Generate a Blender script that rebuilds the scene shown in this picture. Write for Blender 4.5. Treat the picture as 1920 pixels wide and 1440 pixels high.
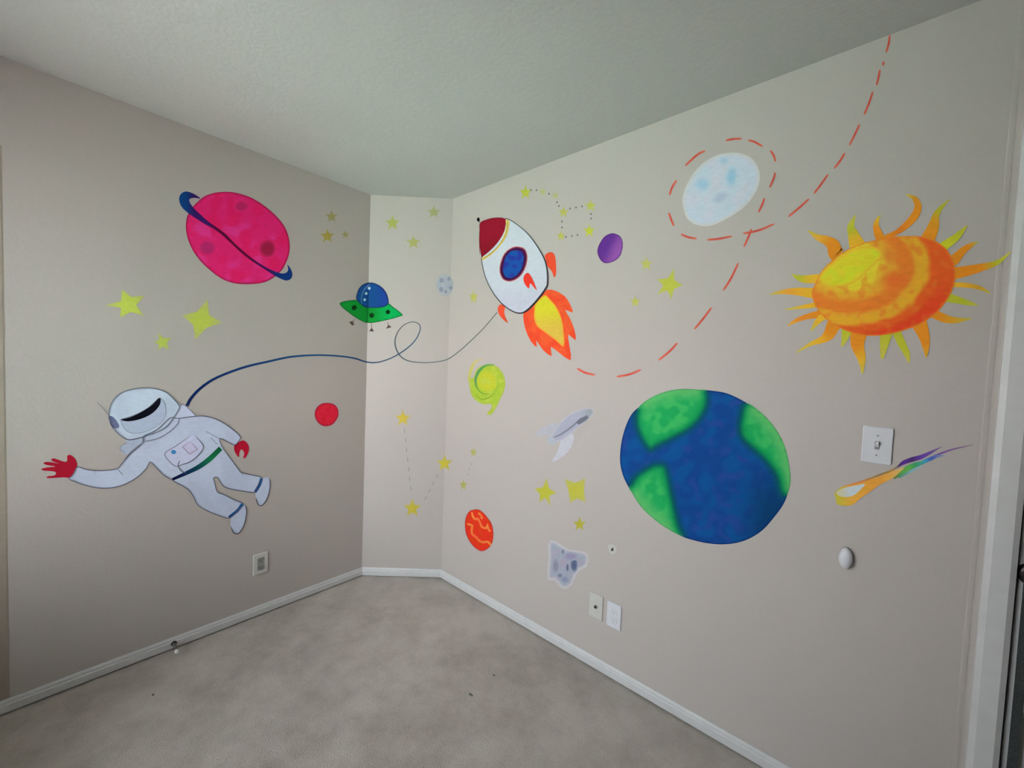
import bpy, bmesh, math, random
import numpy as np
from mathutils import Vector, Matrix, noise as mnoise
from mathutils.geometry import delaunay_2d_cdt

for o in list(bpy.data.objects):
    bpy.data.objects.remove(o)
SC = bpy.context.scene
COL = SC.collection
random.seed(7)

# ------------------------------------------------------------------ camera
F_PX, YAW, PITCH, ROLL = 754.661, 2.2897, -0.0425, 0.0388
CAM = np.array([2.3947, -1.669, 1.3969])
fw = np.array([math.cos(PITCH) * math.cos(YAW), math.cos(PITCH) * math.sin(YAW), math.sin(PITCH)])
_r = np.cross(fw, [0, 0, 1]); _r /= np.linalg.norm(_r)
_u = np.cross(_r, fw)
rt = math.cos(ROLL) * _r + math.sin(ROLL) * _u
up = -math.sin(ROLL) * _r + math.cos(ROLL) * _u
cd = bpy.data.cameras.new('camera')
cd.sensor_fit = 'HORIZONTAL'; cd.sensor_width = 36.0
cd.lens = 36.0 * F_PX / 1920.0
cd.clip_start = 0.02
co = bpy.data.objects.new('camera', cd); COL.objects.link(co)
m = Matrix.Identity(4)
for i in range(3):
    m[i][0] = rt[i]; m[i][1] = up[i]; m[i][2] = -fw[i]; m[i][3] = CAM[i]
co.matrix_world = m
SC.camera = co

# ------------------------------------------------------------------ world, sun, exposure
W = bpy.data.worlds.new('sky'); SC.world = W; W.use_nodes = True
wn = W.node_tree; wn.nodes.clear()
wo = wn.nodes.new('ShaderNodeOutputWorld'); wb = wn.nodes.new('ShaderNodeBackground')
wb.inputs[0].default_value = (0.82, 0.91, 1.0, 1); wb.inputs[1].default_value = 6.0
wn.links.new(wb.outputs[0], wo.inputs[0])
sd = bpy.data.lights.new('sun', 'SUN'); sd.energy = 52.0; sd.angle = 0.02; sd.color = (0.98, 0.98, 0.97)
so = bpy.data.objects.new('sun', sd); COL.objects.link(so)
so.rotation_euler = Vector((-0.80, -0.24, -0.80)).to_track_quat('-Z', 'Y').to_euler()
so.location = (6, 3, 8)
# room dimensions (origin: where left and right wall planes would meet)
H = 2.44; D1, D2 = 0.348, 0.3815
XR, YB = 3.70, -2.45            # far right wall, back wall
WX0, WX1, WZ0, WZ1 = 0.14, 1.78, 0.56, 2.16     # window opening in back wall
pd = bpy.data.lights.new('window_portal', 'AREA'); pd.shape = 'RECTANGLE'
pd.size = WX1 - WX0; pd.size_y = WZ1 - WZ0; pd.cycles.is_portal = True
po = bpy.data.objects.new('window_portal', pd); COL.objects.link(po)
po.location = ((WX0 + WX1) / 2, YB - 0.16, (WZ0 + WZ1) / 2)
po.rotation_euler = Vector((0, 1, 0)).to_track_quat('-Z', 'Z').to_euler()
vs = SC.view_settings
vs.view_transform = 'Standard'; vs.look = 'None'; vs.gamma = 1.0; vs.exposure = 0.80
vs.use_curve_mapping = False

# ------------------------------------------------------------------ helpers
def lin(c):
    c = np.asarray(c, float) / 255.0
    return np.where(c <= 0.04045, c / 12.92, ((c + 0.055) / 1.055) ** 2.4)

WALL_ALB = np.array([0.512, 0.460, 0.424])

def newmat(name):
    m = bpy.data.materials.new(name); m.use_nodes = True
    return m, m.node_tree, m.node_tree.nodes['Principled BSDF']

def texmat(name, col, rough=0.7, nscale=60.0, bump=0.1, var=0.04, bdist=0.002, spec=0.3, metal=0.0, detail=4.0):
    m, nt, b = newmat(name)
    tc = nt.nodes.new('ShaderNodeTexCoord')
    n = nt.nodes.new('ShaderNodeTexNoise'); n.inputs['Scale'].default_value = nscale; n.inputs['Detail'].default_value = detail
    nt.links.new(tc.outputs['Object'], n.inputs['Vector'])
    r = nt.nodes.new('ShaderNodeMapRange')
    r.inputs['To Min'].default_value = 1 - var; r.inputs['To Max'].default_value = 1 + var
    r.inputs['From Min'].default_value = 0.3; r.inputs['From Max'].default_value = 0.7
    nt.links.new(n.outputs['Fac'], r.inputs['Value'])
    mx = nt.nodes.new('ShaderNodeVectorMath'); mx.operation = 'SCALE'
    mx.inputs[0].default_value = col[:3]
    nt.links.new(r.outputs['Result'], mx.inputs['Scale'])
    nt.links.new(mx.outputs['Vector'], b.inputs['Base Color'])
    b.inputs['Roughness'].default_value = rough
    b.inputs['Specular IOR Level'].default_value = spec
    b.inputs['Metallic'].default_value = metal
    if bump > 0:
        bp = nt.nodes.new('ShaderNodeBump'); bp.inputs['Strength'].default_value = bump; bp.inputs['Distance'].default_value = bdist
        nt.links.new(n.outputs['Fac'], bp.inputs['Height']); nt.links.new(bp.outputs['Normal'], b.inputs['Normal'])
    return m

M = {}
M['wall'] = texmat('beige_wall_paint', WALL_ALB, 0.62, 90, 0.25, 0.015, 0.002, 0.35)
M['ceil'] = texmat('ceiling_paint', (0.572, 0.53, 0.512), 0.85, 70, 0.35, 0.02, 0.003, 0.2)
M['trim'] = texmat('white_trim_paint', (0.62, 0.61, 0.60), 0.45, 30, 0.05, 0.03, 0.001, 0.4)
M['plate'] = texmat('white_plastic', (0.66, 0.66, 0.69), 0.35, 40, 0.0, 0.01)
M['ivory'] = texmat('ivory_plastic', (0.58, 0.57, 0.52), 0.35, 40, 0.0, 0.01)
M['recess'] = texmat('mid_grey_plastic', (0.30, 0.29, 0.28), 0.5, 40, 0.0, 0.02)  # even mid grey for sockets, faces, rings and other small parts
M['dark'] = texmat('dark_slot', (0.02, 0.02, 0.022), 0.6, 40, 0.0, 0.02)
M['bronze'] = texmat('oil_rubbed_bronze', (0.022, 0.016, 0.015), 0.38, 60, 0.05, 0.2, 0.001, 0.5, 0.6)
M['strap'] = texmat('dark_woven_strap', (0.055, 0.06, 0.058), 0.9, 300, 0.4, 0.35, 0.001, 0.1)
M['steel'] = texmat('spring_steel', (0.28, 0.26, 0.24), 0.35, 80, 0.0, 0.1, 0.001, 0.5, 0.9)
M['rubber'] = texmat('white_rubber', (0.75, 0.73, 0.69), 0.5, 40, 0.0, 0.02)
M['lint'] = texmat('dark_lint', (0.16, 0.145, 0.125), 0.95, 200, 0.2, 0.3)
M['lawn'] = texmat('lawn', (0.12, 0.36, 0.27), 0.95, 3, 0.3, 0.25, 0.02, 0.1)
M['stucco'] = texmat('bounce_stucco', (0.58, 0.56, 0.56), 0.9, 12, 0.3, 0.05, 0.01, 0.1)
M['concrete'] = texmat('bounce_concrete', (0.39, 0.39, 0.375), 0.9, 8, 0.2, 0.08, 0.01, 0.1)
M['edge_shade'] = texmat('shaded_edge_tan', (0.385, 0.325, 0.265), 0.65, 60, 0.1, 0.03)
M['hall'] = texmat('hall_paint', (0.35, 0.32, 0.29), 0.8, 40, 0.1, 0.02)

def glassmat():
    m, nt, b = newmat('window_glass')
    nt.nodes.remove(b)
    out = nt.nodes['Material Output']
    t = nt.nodes.new('ShaderNodeBsdfTransparent'); g = nt.nodes.new('ShaderNodeBsdfGlossy'); g.inputs['Roughness'].default_value = 0.02
    fr = nt.nodes.new('ShaderNodeFresnel'); fr.inputs['IOR'].default_value = 1.45
    mx = nt.nodes.new('ShaderNodeMixShader')
    nt.links.new(fr.outputs[0], mx.inputs[0]); nt.links.new(t.outputs[0], mx.inputs[1]); nt.links.new(g.outputs[0], mx.inputs[2])
    nt.links.new(mx.outputs[0], out.inputs['Surface'])
    return m
M['glass'] = glassmat()

def carpetmat():
    m, nt, b = newmat('beige_carpet')
    tc = nt.nodes.new('ShaderNodeTexCoord')
    def nz(scale, detail=3.0, rough=0.6):
        n = nt.nodes.new('ShaderNodeTexNoise'); n.inputs['Scale'].default_value = scale
        n.inputs['Detail'].default_value = detail; n.inputs['Roughness'].default_value = rough
        nt.links.new(tc.outputs['Object'], n.inputs['Vector']); return n
    big = nz(1.7, 4); mid = nz(6.0, 6, 0.72); fine = nz(260.0, 2)
    cr = nt.nodes.new('ShaderNodeValToRGB')
    e = cr.color_ramp.elements
    e[0].position = 0.38; e[0].color = (0.385, 0.335, 0.285, 1)
    e[1].position = 0.60; e[1].color = (0.57, 0.515, 0.45, 1)
    mixv = nt.nodes.new('ShaderNodeMix'); mixv.data_type = 'FLOAT'; mixv.inputs['Factor'].default_value = 0.5
    nt.links.new(big.outputs['Fac'], mixv.inputs[2]); nt.links.new(mid.outputs['Fac'], mixv.inputs[3])
    nt.links.new(mixv.outputs[0], cr.inputs['Fac'])
    r = nt.nodes.new('ShaderNodeMapRange'); r.inputs['From Min'].default_value = 0.25; r.inputs['From Max'].default_value = 0.75
    r.inputs['To Min'].default_value = 0.82; r.inputs['To Max'].default_value = 1.12
    nt.links.new(fine.outputs['Fac'], r.inputs['Value'])
    mx = nt.nodes.new('ShaderNodeVectorMath'); mx.operation = 'SCALE'
    nt.links.new(cr.outputs['Color'], mx.inputs[0]); nt.links.new(r.outputs['Result'], mx.inputs['Scale'])
    nt.links.new(mx.outputs['Vector'], b.inputs['Base Color'])
    b.inputs['Roughness'].default_value = 1.0; b.inputs['Specular IOR Level'].default_value = 0.05
    b.inputs['Sheen Weight'].default_value = 0.15
    bp = nt.nodes.new('ShaderNodeBump'); bp.inputs['Strength'].default_value = 0.7; bp.inputs['Distance'].default_value = 0.006
    nt.links.new(fine.outputs['Fac'], bp.inputs['Height'])
    bp2 = nt.nodes.new('ShaderNodeBump'); bp2.inputs['Strength'].default_value = 0.35; bp2.inputs['Distance'].default_value = 0.02
    nt.links.new(mid.outputs['Fac'], bp2.inputs['Height']); nt.links.new(bp.outputs['Normal'], bp2.inputs['Normal'])
    nt.links.new(bp2.outputs['Normal'], b.inputs['Normal'])
    return m
M['carpet'] = carpetmat()

def paintmat():
    # hand-brushed acrylic: pigment from the mesh colour attribute, brush streaks from noise
    m, nt, b = newmat('mural_acrylic_paint')
    at = nt.nodes.new('ShaderNodeVertexColor'); at.layer_name = 'pigment'
    tc = nt.nodes.new('ShaderNodeTexCoord')
    mp = nt.nodes.new('ShaderNodeMapping'); mp.inputs['Scale'].default_value = (1, 1, 2.2); mp.inputs['Rotation'].default_value = (0.6, 0.5, 0.3)
    nt.links.new(tc.outputs['Object'], mp.inputs['Vector'])
    n = nt.nodes.new('ShaderNodeTexNoise'); n.inputs['Scale'].default_value = 45; n.inputs['Detail'].default_value = 5
    n.inputs['Roughness'].default_value = 0.65
    nt.links.new(mp.outputs[0], n.inputs['Vector'])
    r = nt.nodes.new('ShaderNodeMapRange'); r.inputs['From Min'].default_value = 0.3; r.inputs['From Max'].default_value = 0.7
    r.inputs['To Min'].default_value = 0.94; r.inputs['To Max'].default_value = 1.06
    nt.links.new(n.outputs['Fac'], r.inputs['Value'])
    mx = nt.nodes.new('ShaderNodeVectorMath'); mx.operation = 'SCALE'
    nt.links.new(at.outputs['Color'], mx.inputs[0]); nt.links.new(r.outputs['Result'], mx.inputs['Scale'])
    nt.links.new(mx.outputs['Vector'], b.inputs['Base Color'])
    b.inputs['Roughness'].default_value = 0.75; b.inputs['Specular IOR Level'].default_value = 0.06
    bp = nt.nodes.new('ShaderNodeBump'); bp.inputs['Strength'].default_value = 0.06; bp.inputs['Distance'].default_value = 0.001
    nt.links.new(n.outputs['Fac'], bp.inputs['Height']); nt.links.new(bp.outputs['Normal'], b.inputs['Normal'])
    return m
M['paint'] = paintmat()

def tag(o, label=None, cat=None, group=None, kind=None):
    if label: o['label'] = label
    if cat: o['category'] = cat
    if group: o['group'] = group
    if kind: o['kind'] = kind
    return o

def empty(name, loc, label=None, cat=None, group=None):
    o = bpy.data.objects.new(name, None); COL.objects.link(o); o.location = loc
    o.empty_display_size = 0.03
    return tag(o, label, cat, group)

def obj(name, bm, mat, parent=None, loc=(0, 0, 0), smooth=False):
    me = bpy.data.meshes.new(name)
    bmesh.ops.recalc_face_normals(bm, faces=bm.faces[:])
    bm.to_mesh(me); bm.free()
    me.materials.append(M[mat] if isinstance(mat, str) else mat)
    if smooth:
        for p in me.polygons: p.use_smooth = True
    o = bpy.data.objects.new(name, me); COL.objects.link(o)
    o.location = loc
    if parent: o.parent = parent
    return o

def bx(bm, x0, x1, y0, y1, z0, z1, bev=0.0):
    vs_ = [bm.verts.new((x, y, z)) for x in (x0, x1) for y in (y0, y1) for z in (z0, z1)]
    idx = [(0, 1, 3, 2), (4, 6, 7, 5), (0, 4, 5, 1), (2, 3, 7, 6), (0, 2, 6, 4), (1, 5, 7, 3)]
    fs = [bm.faces.new([vs_[i] for i in f]) for f in idx]
    if bev > 0:
        es = list({e for f in fs for e in f.edges})
        bmesh.ops.bevel(bm, geom=es, offset=bev, segments=2, affect='EDGES', profile=0.5)
    return bm

def boxes(*bs):
    bm = bmesh.new()
    for b in bs: bx(bm, *b)
    return bm

def sweep(bm, prof, path, closed_prof=True):
    # prof: list of (u,v); path: list of (origin, uvec, vvec)
    rings = []
    for (o, u, v) in path:
        o, u, v = Vector(o), Vector(u), Vector(v)
        rings.append([bm.verts.new(o + u * a + v * b) for a, b in prof])
    n = len(prof)
    for r0, r1 in zip(rings, rings[1:]):
        for i in range(n if closed_prof else n - 1):
            j = (i + 1) % n
            bm.faces.new((r0[i], r0[j], r1[j], r1[i]))
    if closed_prof:
        bm.faces.new(rings[0]); bm.faces.new(rings[-1][::-1])
    return bm

def lathe(bm, prof, origin, axis, seg=24, sx=1.0, sy=1.0):
    # prof: list of (radius, distance along axis)
    a = Vector(axis).normalized(); q = a.to_track_quat('Z', 'Y')
    rings = []
    for r, d in prof:
        if r < 1e-6:
            rings.append([bm.verts.new(Vector(origin) + a * d)])
        else:
            rings.append([bm.verts.new(Vector(origin) + q @ Vector((sx * r * math.cos(t), sy * r * math.sin(t), d)))
                          for t in [2 * math.pi * i / seg for i in range(seg)]])
    for r0, r1 in zip(rings, rings[1:]):
        for i in range(seg):
            j = (i + 1) % seg
            if len(r0) == 1 and len(r1) == 1: continue
            if len(r0) == 1: bm.faces.new((r0[0], r1[i], r1[j]))
            elif len(r1) == 1: bm.faces.new((r0[i], r0[j], r1[0]))
            else: bm.faces.new((r0[i], r0[j], r1[j], r1[i]))
    return bm

# ------------------------------------------------------------------ room shell
T = 0.12
tag(obj('floor', boxes((-1.0, XR + T, YB - T, 1.6, -0.12, 0.0)), 'carpet'), kind='structure')
tag(obj('ceiling', boxes((-1.0, XR + T, YB - T, 1.6, H, H + 0.15)), 'ceil'), kind='structure')

# left wall: solid from the angled corner to a rounded closet opening
CE, CH = -1.900, 2.105           # closet opening edge and head height
bm = bmesh.new()
R = 0.022
prof = [(0, -D1 + 0.0), (-T, -D1 + 0.3), (-T, CE)]
arc = [(-R + R * math.cos(t), CE + R - R * math.sin(t)) for t in np.linspace(math.pi / 2, 0, 9)]
outline = prof + [(-R, CE)] + arc[1:]
sweep(bm, outline, [((0, 0, 0), (1, 0, 0), (0, 1, 0)), ((0, 0, H), (1, 0, 0), (0, 1, 0))])
# header with rounded lower edge
hp = [(0, H), (-T, H), (-T, CH)] + [(-R, CH)] + [(-R + R * math.cos(t), CH + R - R * math.sin(t)) for t in np.linspace(math.pi / 2, 0, 9)][1:]
sweep(bm, hp, [((0, CE + 0.0, 0), (1, 0, 0), (0, 0, 1)), ((0, -2.37, 0), (1, 0, 0), (0, 0, 1))])
bx(bm, -T, 0, YB, -2.37, 0, H)
wl = tag(obj('wall_left', bm, 'wall'), kind='structure')
for p in wl.data.polygons:
    if p.area < 0.02 and abs(p.normal.x) < 0.9999 and p.area > 0: p.use_smooth = False
tag(obj('wall_closet', boxes((-0.85, -0.75, YB, CE + 0.2, 0, H), (-0.75, -T, CE + 0.1, CE + 0.2, 0, H), (-0.75, -T, YB, YB + 0.1, 0, H)), 'wall'), kind='structure')

# angled wall across the corner
bm = bmesh.new()
v = [(0, -D1), (D2, 0), (D2 - 0.1, 0.12), (-0.12, -D1 + 0.12)]
sweep(bm, v, [((0, 0, 0), (1, 0, 0), (0, 1, 0)), ((0, 0, H), (1, 0, 0), (0, 1, 0))])
tag(obj('wall_angled', bm, 'wall'), kind='structure')

# right wall with door opening
DX0, DX1, DH = 2.722, 3.50, 2.06
bm = boxes((D2 - 0.05, DX0, 0, T, 0, H), (DX1, XR + T, 0, T, 0, H), (DX0, DX1, 0, T, DH, H))
tag(obj('wall_right', bm, 'wall'), kind='structure')
# vertical rounded bead running floor to ceiling just before the door casing
bm = bmesh.new()
pr = [(0.006 * math.cos(t), -0.0010 * math.sin(t)) for t in np.linspace(0, math.pi, 9)]
sweep(bm, pr + [(-0.006, 0.003), (0.006, 0.003)], [((2.6475, 0, 0.001), (1, 0, 0), (0, 1, 0)), ((2.6475, 0, H - 0.001), (1, 0, 0), (0, 1, 0))])
tag(obj('trim_1', bm, 'wall'), kind='structure')
# added tan strip; its darker colour paints in shade along the closet edge
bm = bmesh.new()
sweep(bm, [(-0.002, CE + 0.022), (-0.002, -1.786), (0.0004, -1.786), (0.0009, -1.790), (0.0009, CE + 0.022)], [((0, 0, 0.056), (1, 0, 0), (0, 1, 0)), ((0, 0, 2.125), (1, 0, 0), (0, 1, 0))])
tag(obj('trim_shade', bm, 'edge_shade'), kind='structure')

# back wall with window, right-hand wall
bm = boxes((-0.85, WX0, YB - T, YB, 0, H), (WX1, XR + T, YB - T, YB, 0, H), (WX0, WX1, YB - T, YB, 0, WZ0), (WX0, WX1, YB - T, YB, WZ1, H))
tag(obj('wall_back', bm, 'wall'), kind='structure')
tag(obj('wall_side', boxes((XR, XR + T, YB, 0.0, 0, H)), 'wall'), kind='structure')
w = tag(empty('window_1', ((WX0 + WX1) / 2, YB - 0.06, WZ0)), kind='structure')
def wchild(name, bs, mat):
    o = obj(name, boxes(*bs), mat); o.parent = w; o.location = -w.location; return o
fy0, fy1 = YB - 0.09, YB - 0.04
wchild('window_frame', [(WX0, WX0 + 0.04, fy0, fy1, WZ0, WZ1), (WX1 - 0.04, WX1, fy0, fy1, WZ0, WZ1),
                        (WX0 + 0.04, WX1 - 0.04, fy0, fy1, WZ0, WZ0 + 0.04), (WX0 + 0.04, WX1 - 0.04, fy0, fy1, WZ1 - 0.04, WZ1)], 'trim')
wm = (WX0 + WX1) / 2
wchild('mullion', [(wm - 0.02, wm + 0.02, fy0, fy1, WZ0 + 0.04, WZ1 - 0.04)], 'trim')
for a, b_ in ((WX0 + 0.04, wm - 0.02), (wm + 0.02, WX1 - 0.04)):
    wchild('pane', [(a, b_, YB - 0.068, YB - 0.062, WZ0 + 0.04, WZ1 - 0.04)], 'glass')
wchild('window_sill', [(WX0 - 0.03, WX1 + 0.03, YB - 0.04, YB + 0.03, WZ0 - 0.022, WZ0)], 'trim')

# lawn outside the window
bm = boxes((-14, 18, -5.2, YB - T - 0.02, -0.35, -0.25))
tag(obj('ground_lawn', bm, 'lawn'), kind='structure')
bm = boxes((-14, 18, -24, -5.2, -0.35, -0.25))
tag(obj('ground_bounce', bm, 'concrete'), kind='structure')  # pale unseen ground, put in to reflect sunlight up into the room
tag(obj('wall_bounce', boxes((-12, 14, -10.3, -10.0, -0.25, 3.4)), 'stucco'), kind='structure')  # unseen wall, added so sunlight bounces off it through the window

# hall behind the door
tag(obj('wall_hall', boxes((2.2, 4.0, 1.25, 1.37, 0, H), (2.2, 2.3, T, 1.25, 0, H), (3.9, 4.0, T, 1.25, 0, H)), 'hall'), kind='structure')

# baseboards
BP = [(0.0, 0.008), (0.012, 0.008), (0.012, 0.036), (0.0085, 0.040), (0.0085, 0.047), (0.004, 0.0555), (0.0, 0.0555)]
def baseboard(name, pts, normals):
    bm = bmesh.new()
    sweep(bm, BP, [((x, y, 0), (nx, ny, 0), (0, 0, 1)) for (x, y), (nx, ny) in zip(pts, normals)])
    return tag(obj(name, bm, 'trim'), kind='structure')
dn = Vector((D1, -D2)).normalized()      # angled-wall normal into the room
def miter(n1, n2):
    n1, n2 = Vector(n1), Vector(n2); s = n1 + n2
    return tuple(s / (1 + n1.dot(n2)))
mL = miter((1, 0), dn); mR = miter(dn, (0, -1))
baseboard('baseboard_left', [(0, -D1), (0, CE + 0.012), (-0.006, CE + 0.003)], [mL, (1, 0), (0.75, -0.6)])
baseboard('baseboard_angled', [(0, -D1), (D2, 0)], [mL, mR])
baseboard('baseboard_right', [(D2, 0), (2.655, 0)], [mR, (0, -1)])
baseboard('baseboard_back', [(0, YB), (XR, YB)], [(1, 1), (-1, 1)])
baseboard('baseboard_side', [(XR, YB), (XR, 0)], [(-1, 1), (-1, -1)])

# door, casing, knob
cs = [(0, 0), (0.057, 0), (0.057, -0.009), (0.045, -0.016), (0.012, -0.014), (0.0, -0.009)]
bm = bmesh.new()
x0 = DX0 - 0.057
sweep(bm, cs, [((x0, 0, 0), (1, 0, 0), (0, 1, 0)), ((x0, 0, DH), (1, 0, 0), (0, 1, 0)) , ])
csr = [(0.057 - a, b) for a, b in cs]
sweep(bm, csr, [((DX1, 0, 0), (1, 0, 0), (0, 1, 0)), ((DX1, 0, DH), (1, 0, 0), (0, 1, 0))])
sweep(bm, [(-b, a) for a, b in csr], [((x0, 0, DH), (0, -1, 0), (0, 0, 1)), ((DX1 + 0.057, 0, DH), (0, -1, 0), (0, 0, 1))])
tag(obj('trim_2', bm, 'trim'), kind='structure')
dr = tag(empty('door_1', (DX0, 0.02, 0)), kind='structure')
def dchild(name, bm, mat, parent=dr, smooth=False):
    o = obj(name, bm, mat, None, smooth=smooth); o.parent = parent
    o.location = -Vector(dr.location) if parent is dr else (0, 0, 0)
    return o
dchild('jamb', boxes((DX0 - 0.012, DX0, 0.0, T, 0, DH), (DX1, DX1 + 0.012, 0.0, T, 0, DH)), 'trim')
bm = bmesh.new(); bx(bm, DX0 + 0.006, DX1 - 0.006, 0.012, 0.047, 0.012, DH - 0.006, 0.002)
leaf = dchild('door_leaf', bm, 'trim')
bm = bmesh.new()
for (px0, px1, pz0, pz1) in ((DX0 + 0.13, DX0 + 0.35, 0.2, 0.85), (DX0 + 0.44, DX1 - 0.13, 0.2, 0.85), (DX0 + 0.13, DX0 + 0.35, 1.0, 1.9), (DX0 + 0.44, DX1 - 0.13, 1.0, 1.9)):
    bx(bm, px0, px1, 0.006, 0.013, pz0, pz1, 0.004)
dchild('door_panel', bm, 'trim')
bm = bmesh.new()
KX, KZ = 2.758, 0.908
lathe(bm, [(0, 0), (0.033, 0), (0.033, 0.006), (0.028, 0.010), (0.012, 0.012), (0.011, 0.030), (0.020, 0.036), (0.028, 0.044), (0.0295, 0.054), (0.026, 0.062), (0.014, 0.067), (0, 0.068)], (KX, 0.012, KZ), (0, -1, 0), 32)
dchild('door_knob', bm, 'bronze', smooth=True)
# strap looped over the knob neck
bm = bmesh.new()
def ribbon3(bm, pts, wid, th):
    sweep(bm, [(-wid / 2, -th / 2), (wid / 2, -th / 2), (wid / 2, th / 2), (-wid / 2, th / 2)], [(p, u, v) for p, u, v in pts])
pts = []
for z in np.linspace(0.22, 0.885, 14):
    s = (0.885 - z) / 0.665
    pts.append(((KX - 0.0145, -0.010 + 0.002 * math.sin(z * 9), z), (1, 0, 0), (0, 1, 0)))
for t in np.linspace(0, math.pi, 11):
    pts.append(((KX - 0.0145 * math.cos(t), -0.010, 0.905 + 0.0145 * math.sin(t)), (math.cos(t), 0, -math.sin(t)), (0, 1, 0)))
for z in np.linspace(0.885, 0.22, 14):
    pts.append(((KX + 0.0145 + 0.004, -0.010 + 0.002 * math.cos(z * 7), z), (-1, 0, 0), (0, 1, 0)))
for t in np.linspace(0, math.pi, 9)[1:-1]:
    pts.append(((KX + 0.002 + 0.0165 * math.cos(t), -0.010, 0.22 - 0.0165 * math.sin(t)), (-math.cos(t), 0, math.sin(t)), (0, 1, 0)))
ribbon3(bm, pts, 0.018, 0.002)
tag(obj('strap', bm, 'strap'), 'dark woven strap looped over the bronze door knob', 'strap')

# ------------------------------------------------------------------ wall fittings
def rrect(w_, h_, r, n=5):
    pts = []
    for cx, cy, a0 in ((w_ / 2 - r, h_ / 2 - r, 0), (-w_ / 2 + r, h_ / 2 - r, 90), (-w_ / 2 + r, -h_ / 2 + r, 180), (w_ / 2 - r, -h_ / 2 + r, 270)):
        for k in range(n):
            t = math.radians(a0 + 90 * k / (n - 1)); pts.append((cx + r * math.cos(t), cy + r * math.sin(t)))
    return pts

def slab(bm, pts, d0, d1, u, v, n, taper=0.0):
    # polygon slab between distances d0 and d1 along n, front edge slightly inset
    u, v, n = Vector(u), Vector(v), Vector(n)
    c = Vector((sum(p[0] for p in pts) / len(pts), sum(p[1] for p in pts) / len(pts)))
    def ring(d, ins):
        out = []
        for p in pts:
            q = Vector(p) - c; L = q.length
            q = c + q * ((L - ins) / L if L > 0 else 1)
            out.append(bm.verts.new(u * q.x + v * q.y + n * d))
        return out
    rs = [ring(d0, 0), ring(d1 - taper, 0)] + ([ring(d1, taper * 1.4)] if taper else [])
    for r0, r1 in zip(rs, rs[1:]):
        for i in range(len(pts)):
            j = (i + 1) % len(pts); bm.faces.new((r0[i], r0[j], r1[j], r1[i]))
    bm.faces.new(rs[0]); bm.faces.new(rs[-1])
    return bm

RW = ((1, 0, 0), (0, 0, 1), (0, -1, 0))      # right wall basis u, v, normal
LW = ((0, 1, 0), (0, 0, 1), (1, 0, 0))       # left wall basis

def part(root, name, mat, fn, smooth=False):
    bm = bmesh.new(); fn(bm)
    return obj(name, bm, mat, root, smooth=smooth)

def screws(root, zs, basis, mat):
    for z in zs:
        part(root, 'screw', mat, lambda bm, z=z: slab(bm, [(0.0028 * math.cos(t), z + 0.0028 * math.sin(t)) for t in np.linspace(0, 2 * math.pi, 11)[:-1]], 0.004, 0.0068, *basis))

PW, PH = 0.070, 0.1143
def plate(name, loc, basis, mat, label, cat):
    r = empty(name, loc, label, cat)
    part(r, 'cover_plate', mat, lambda bm: slab(bm, rrect(PW, PH, 0.004), -0.0005, 0.0062, *basis, taper=0.0025))
    return r
def duplex(r, basis, mat, dmat='dark'):
    for s in (-1, 1):
        zc = s * 0.0195
        f = part(r, 'socket_face', mat, lambda bm, zc=zc: slab(bm, [(a, b + zc) for a, b in rrect(0.034, 0.028, 0.010)], 0.004, 0.0085, *basis, taper=0.001))
        for sx, hh in ((-0.0065, 0.008), (0.0065, 0.0065)):
            bm = bmesh.new(); slab(bm, [(sx + a, zc + 0.003 + b) for a, b in ((-0.0012, -hh / 2), (0.0012, -hh / 2), (0.0012, hh / 2), (-0.0012, hh / 2))], 0.0080, 0.0088, *basis)
            obj('slot', bm, dmat, f)
        bm = bmesh.new(); slab(bm, [(0.0024 * math.cos(t), zc - 0.007 + 0.0024 * math.sin(t)) for t in np.linspace(0, 2 * math.pi, 11)[:-1]], 0.0080, 0.0088, *basis)
        obj('ground_hole', bm, dmat, f)
# cable jack plate
r = plate('cable_jack_plate', (1.512, 0, 0.295), RW, 'ivory', 'ivory cable jack plate with one dark centre hole, low on right wall', 'wall plate')
part(r, 'jack_collar', 'steel', lambda bm: lathe(bm, [(0, 0.004), (0.0085, 0.004), (0.0085, 0.009), (0.0065, 0.009), (0.0065, 0.013), (0, 0.013)], (0, 0, 0), (0, -1, 0), 12))
part(r, 'jack_hole', 'dark', lambda bm: lathe(bm, [(0, 0.0125), (0.0055, 0.0125), (0.0055, 0.0138), (0, 0.0138)], (0, 0, 0), (0, -1, 0), 12))
screws(r, (0.042, -0.042), RW, 'ivory')
r = plate('power_outlet', (1.603, 0, 0.290), RW, 'plate', 'white double power outlet beside the cable jack plate on right wall', 'outlet')
duplex(r, RW, 'plate', 'recess'); screws(r, (0.0,), RW, 'plate')
r = plate('power_outlet', (0, -0.937, 0.285), LW, 'ivory', 'single ivory power outlet on left wall below the astronaut', 'outlet')
part(r, 'device_face', 'recess', lambda bm: slab(bm, rrect(0.033, 0.067, 0.004), 0.004, 0.0072, *LW, taper=0.0008))
duplex(r, LW, 'recess'); screws(r, (0.042, -0.042), LW, 'ivory')
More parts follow.
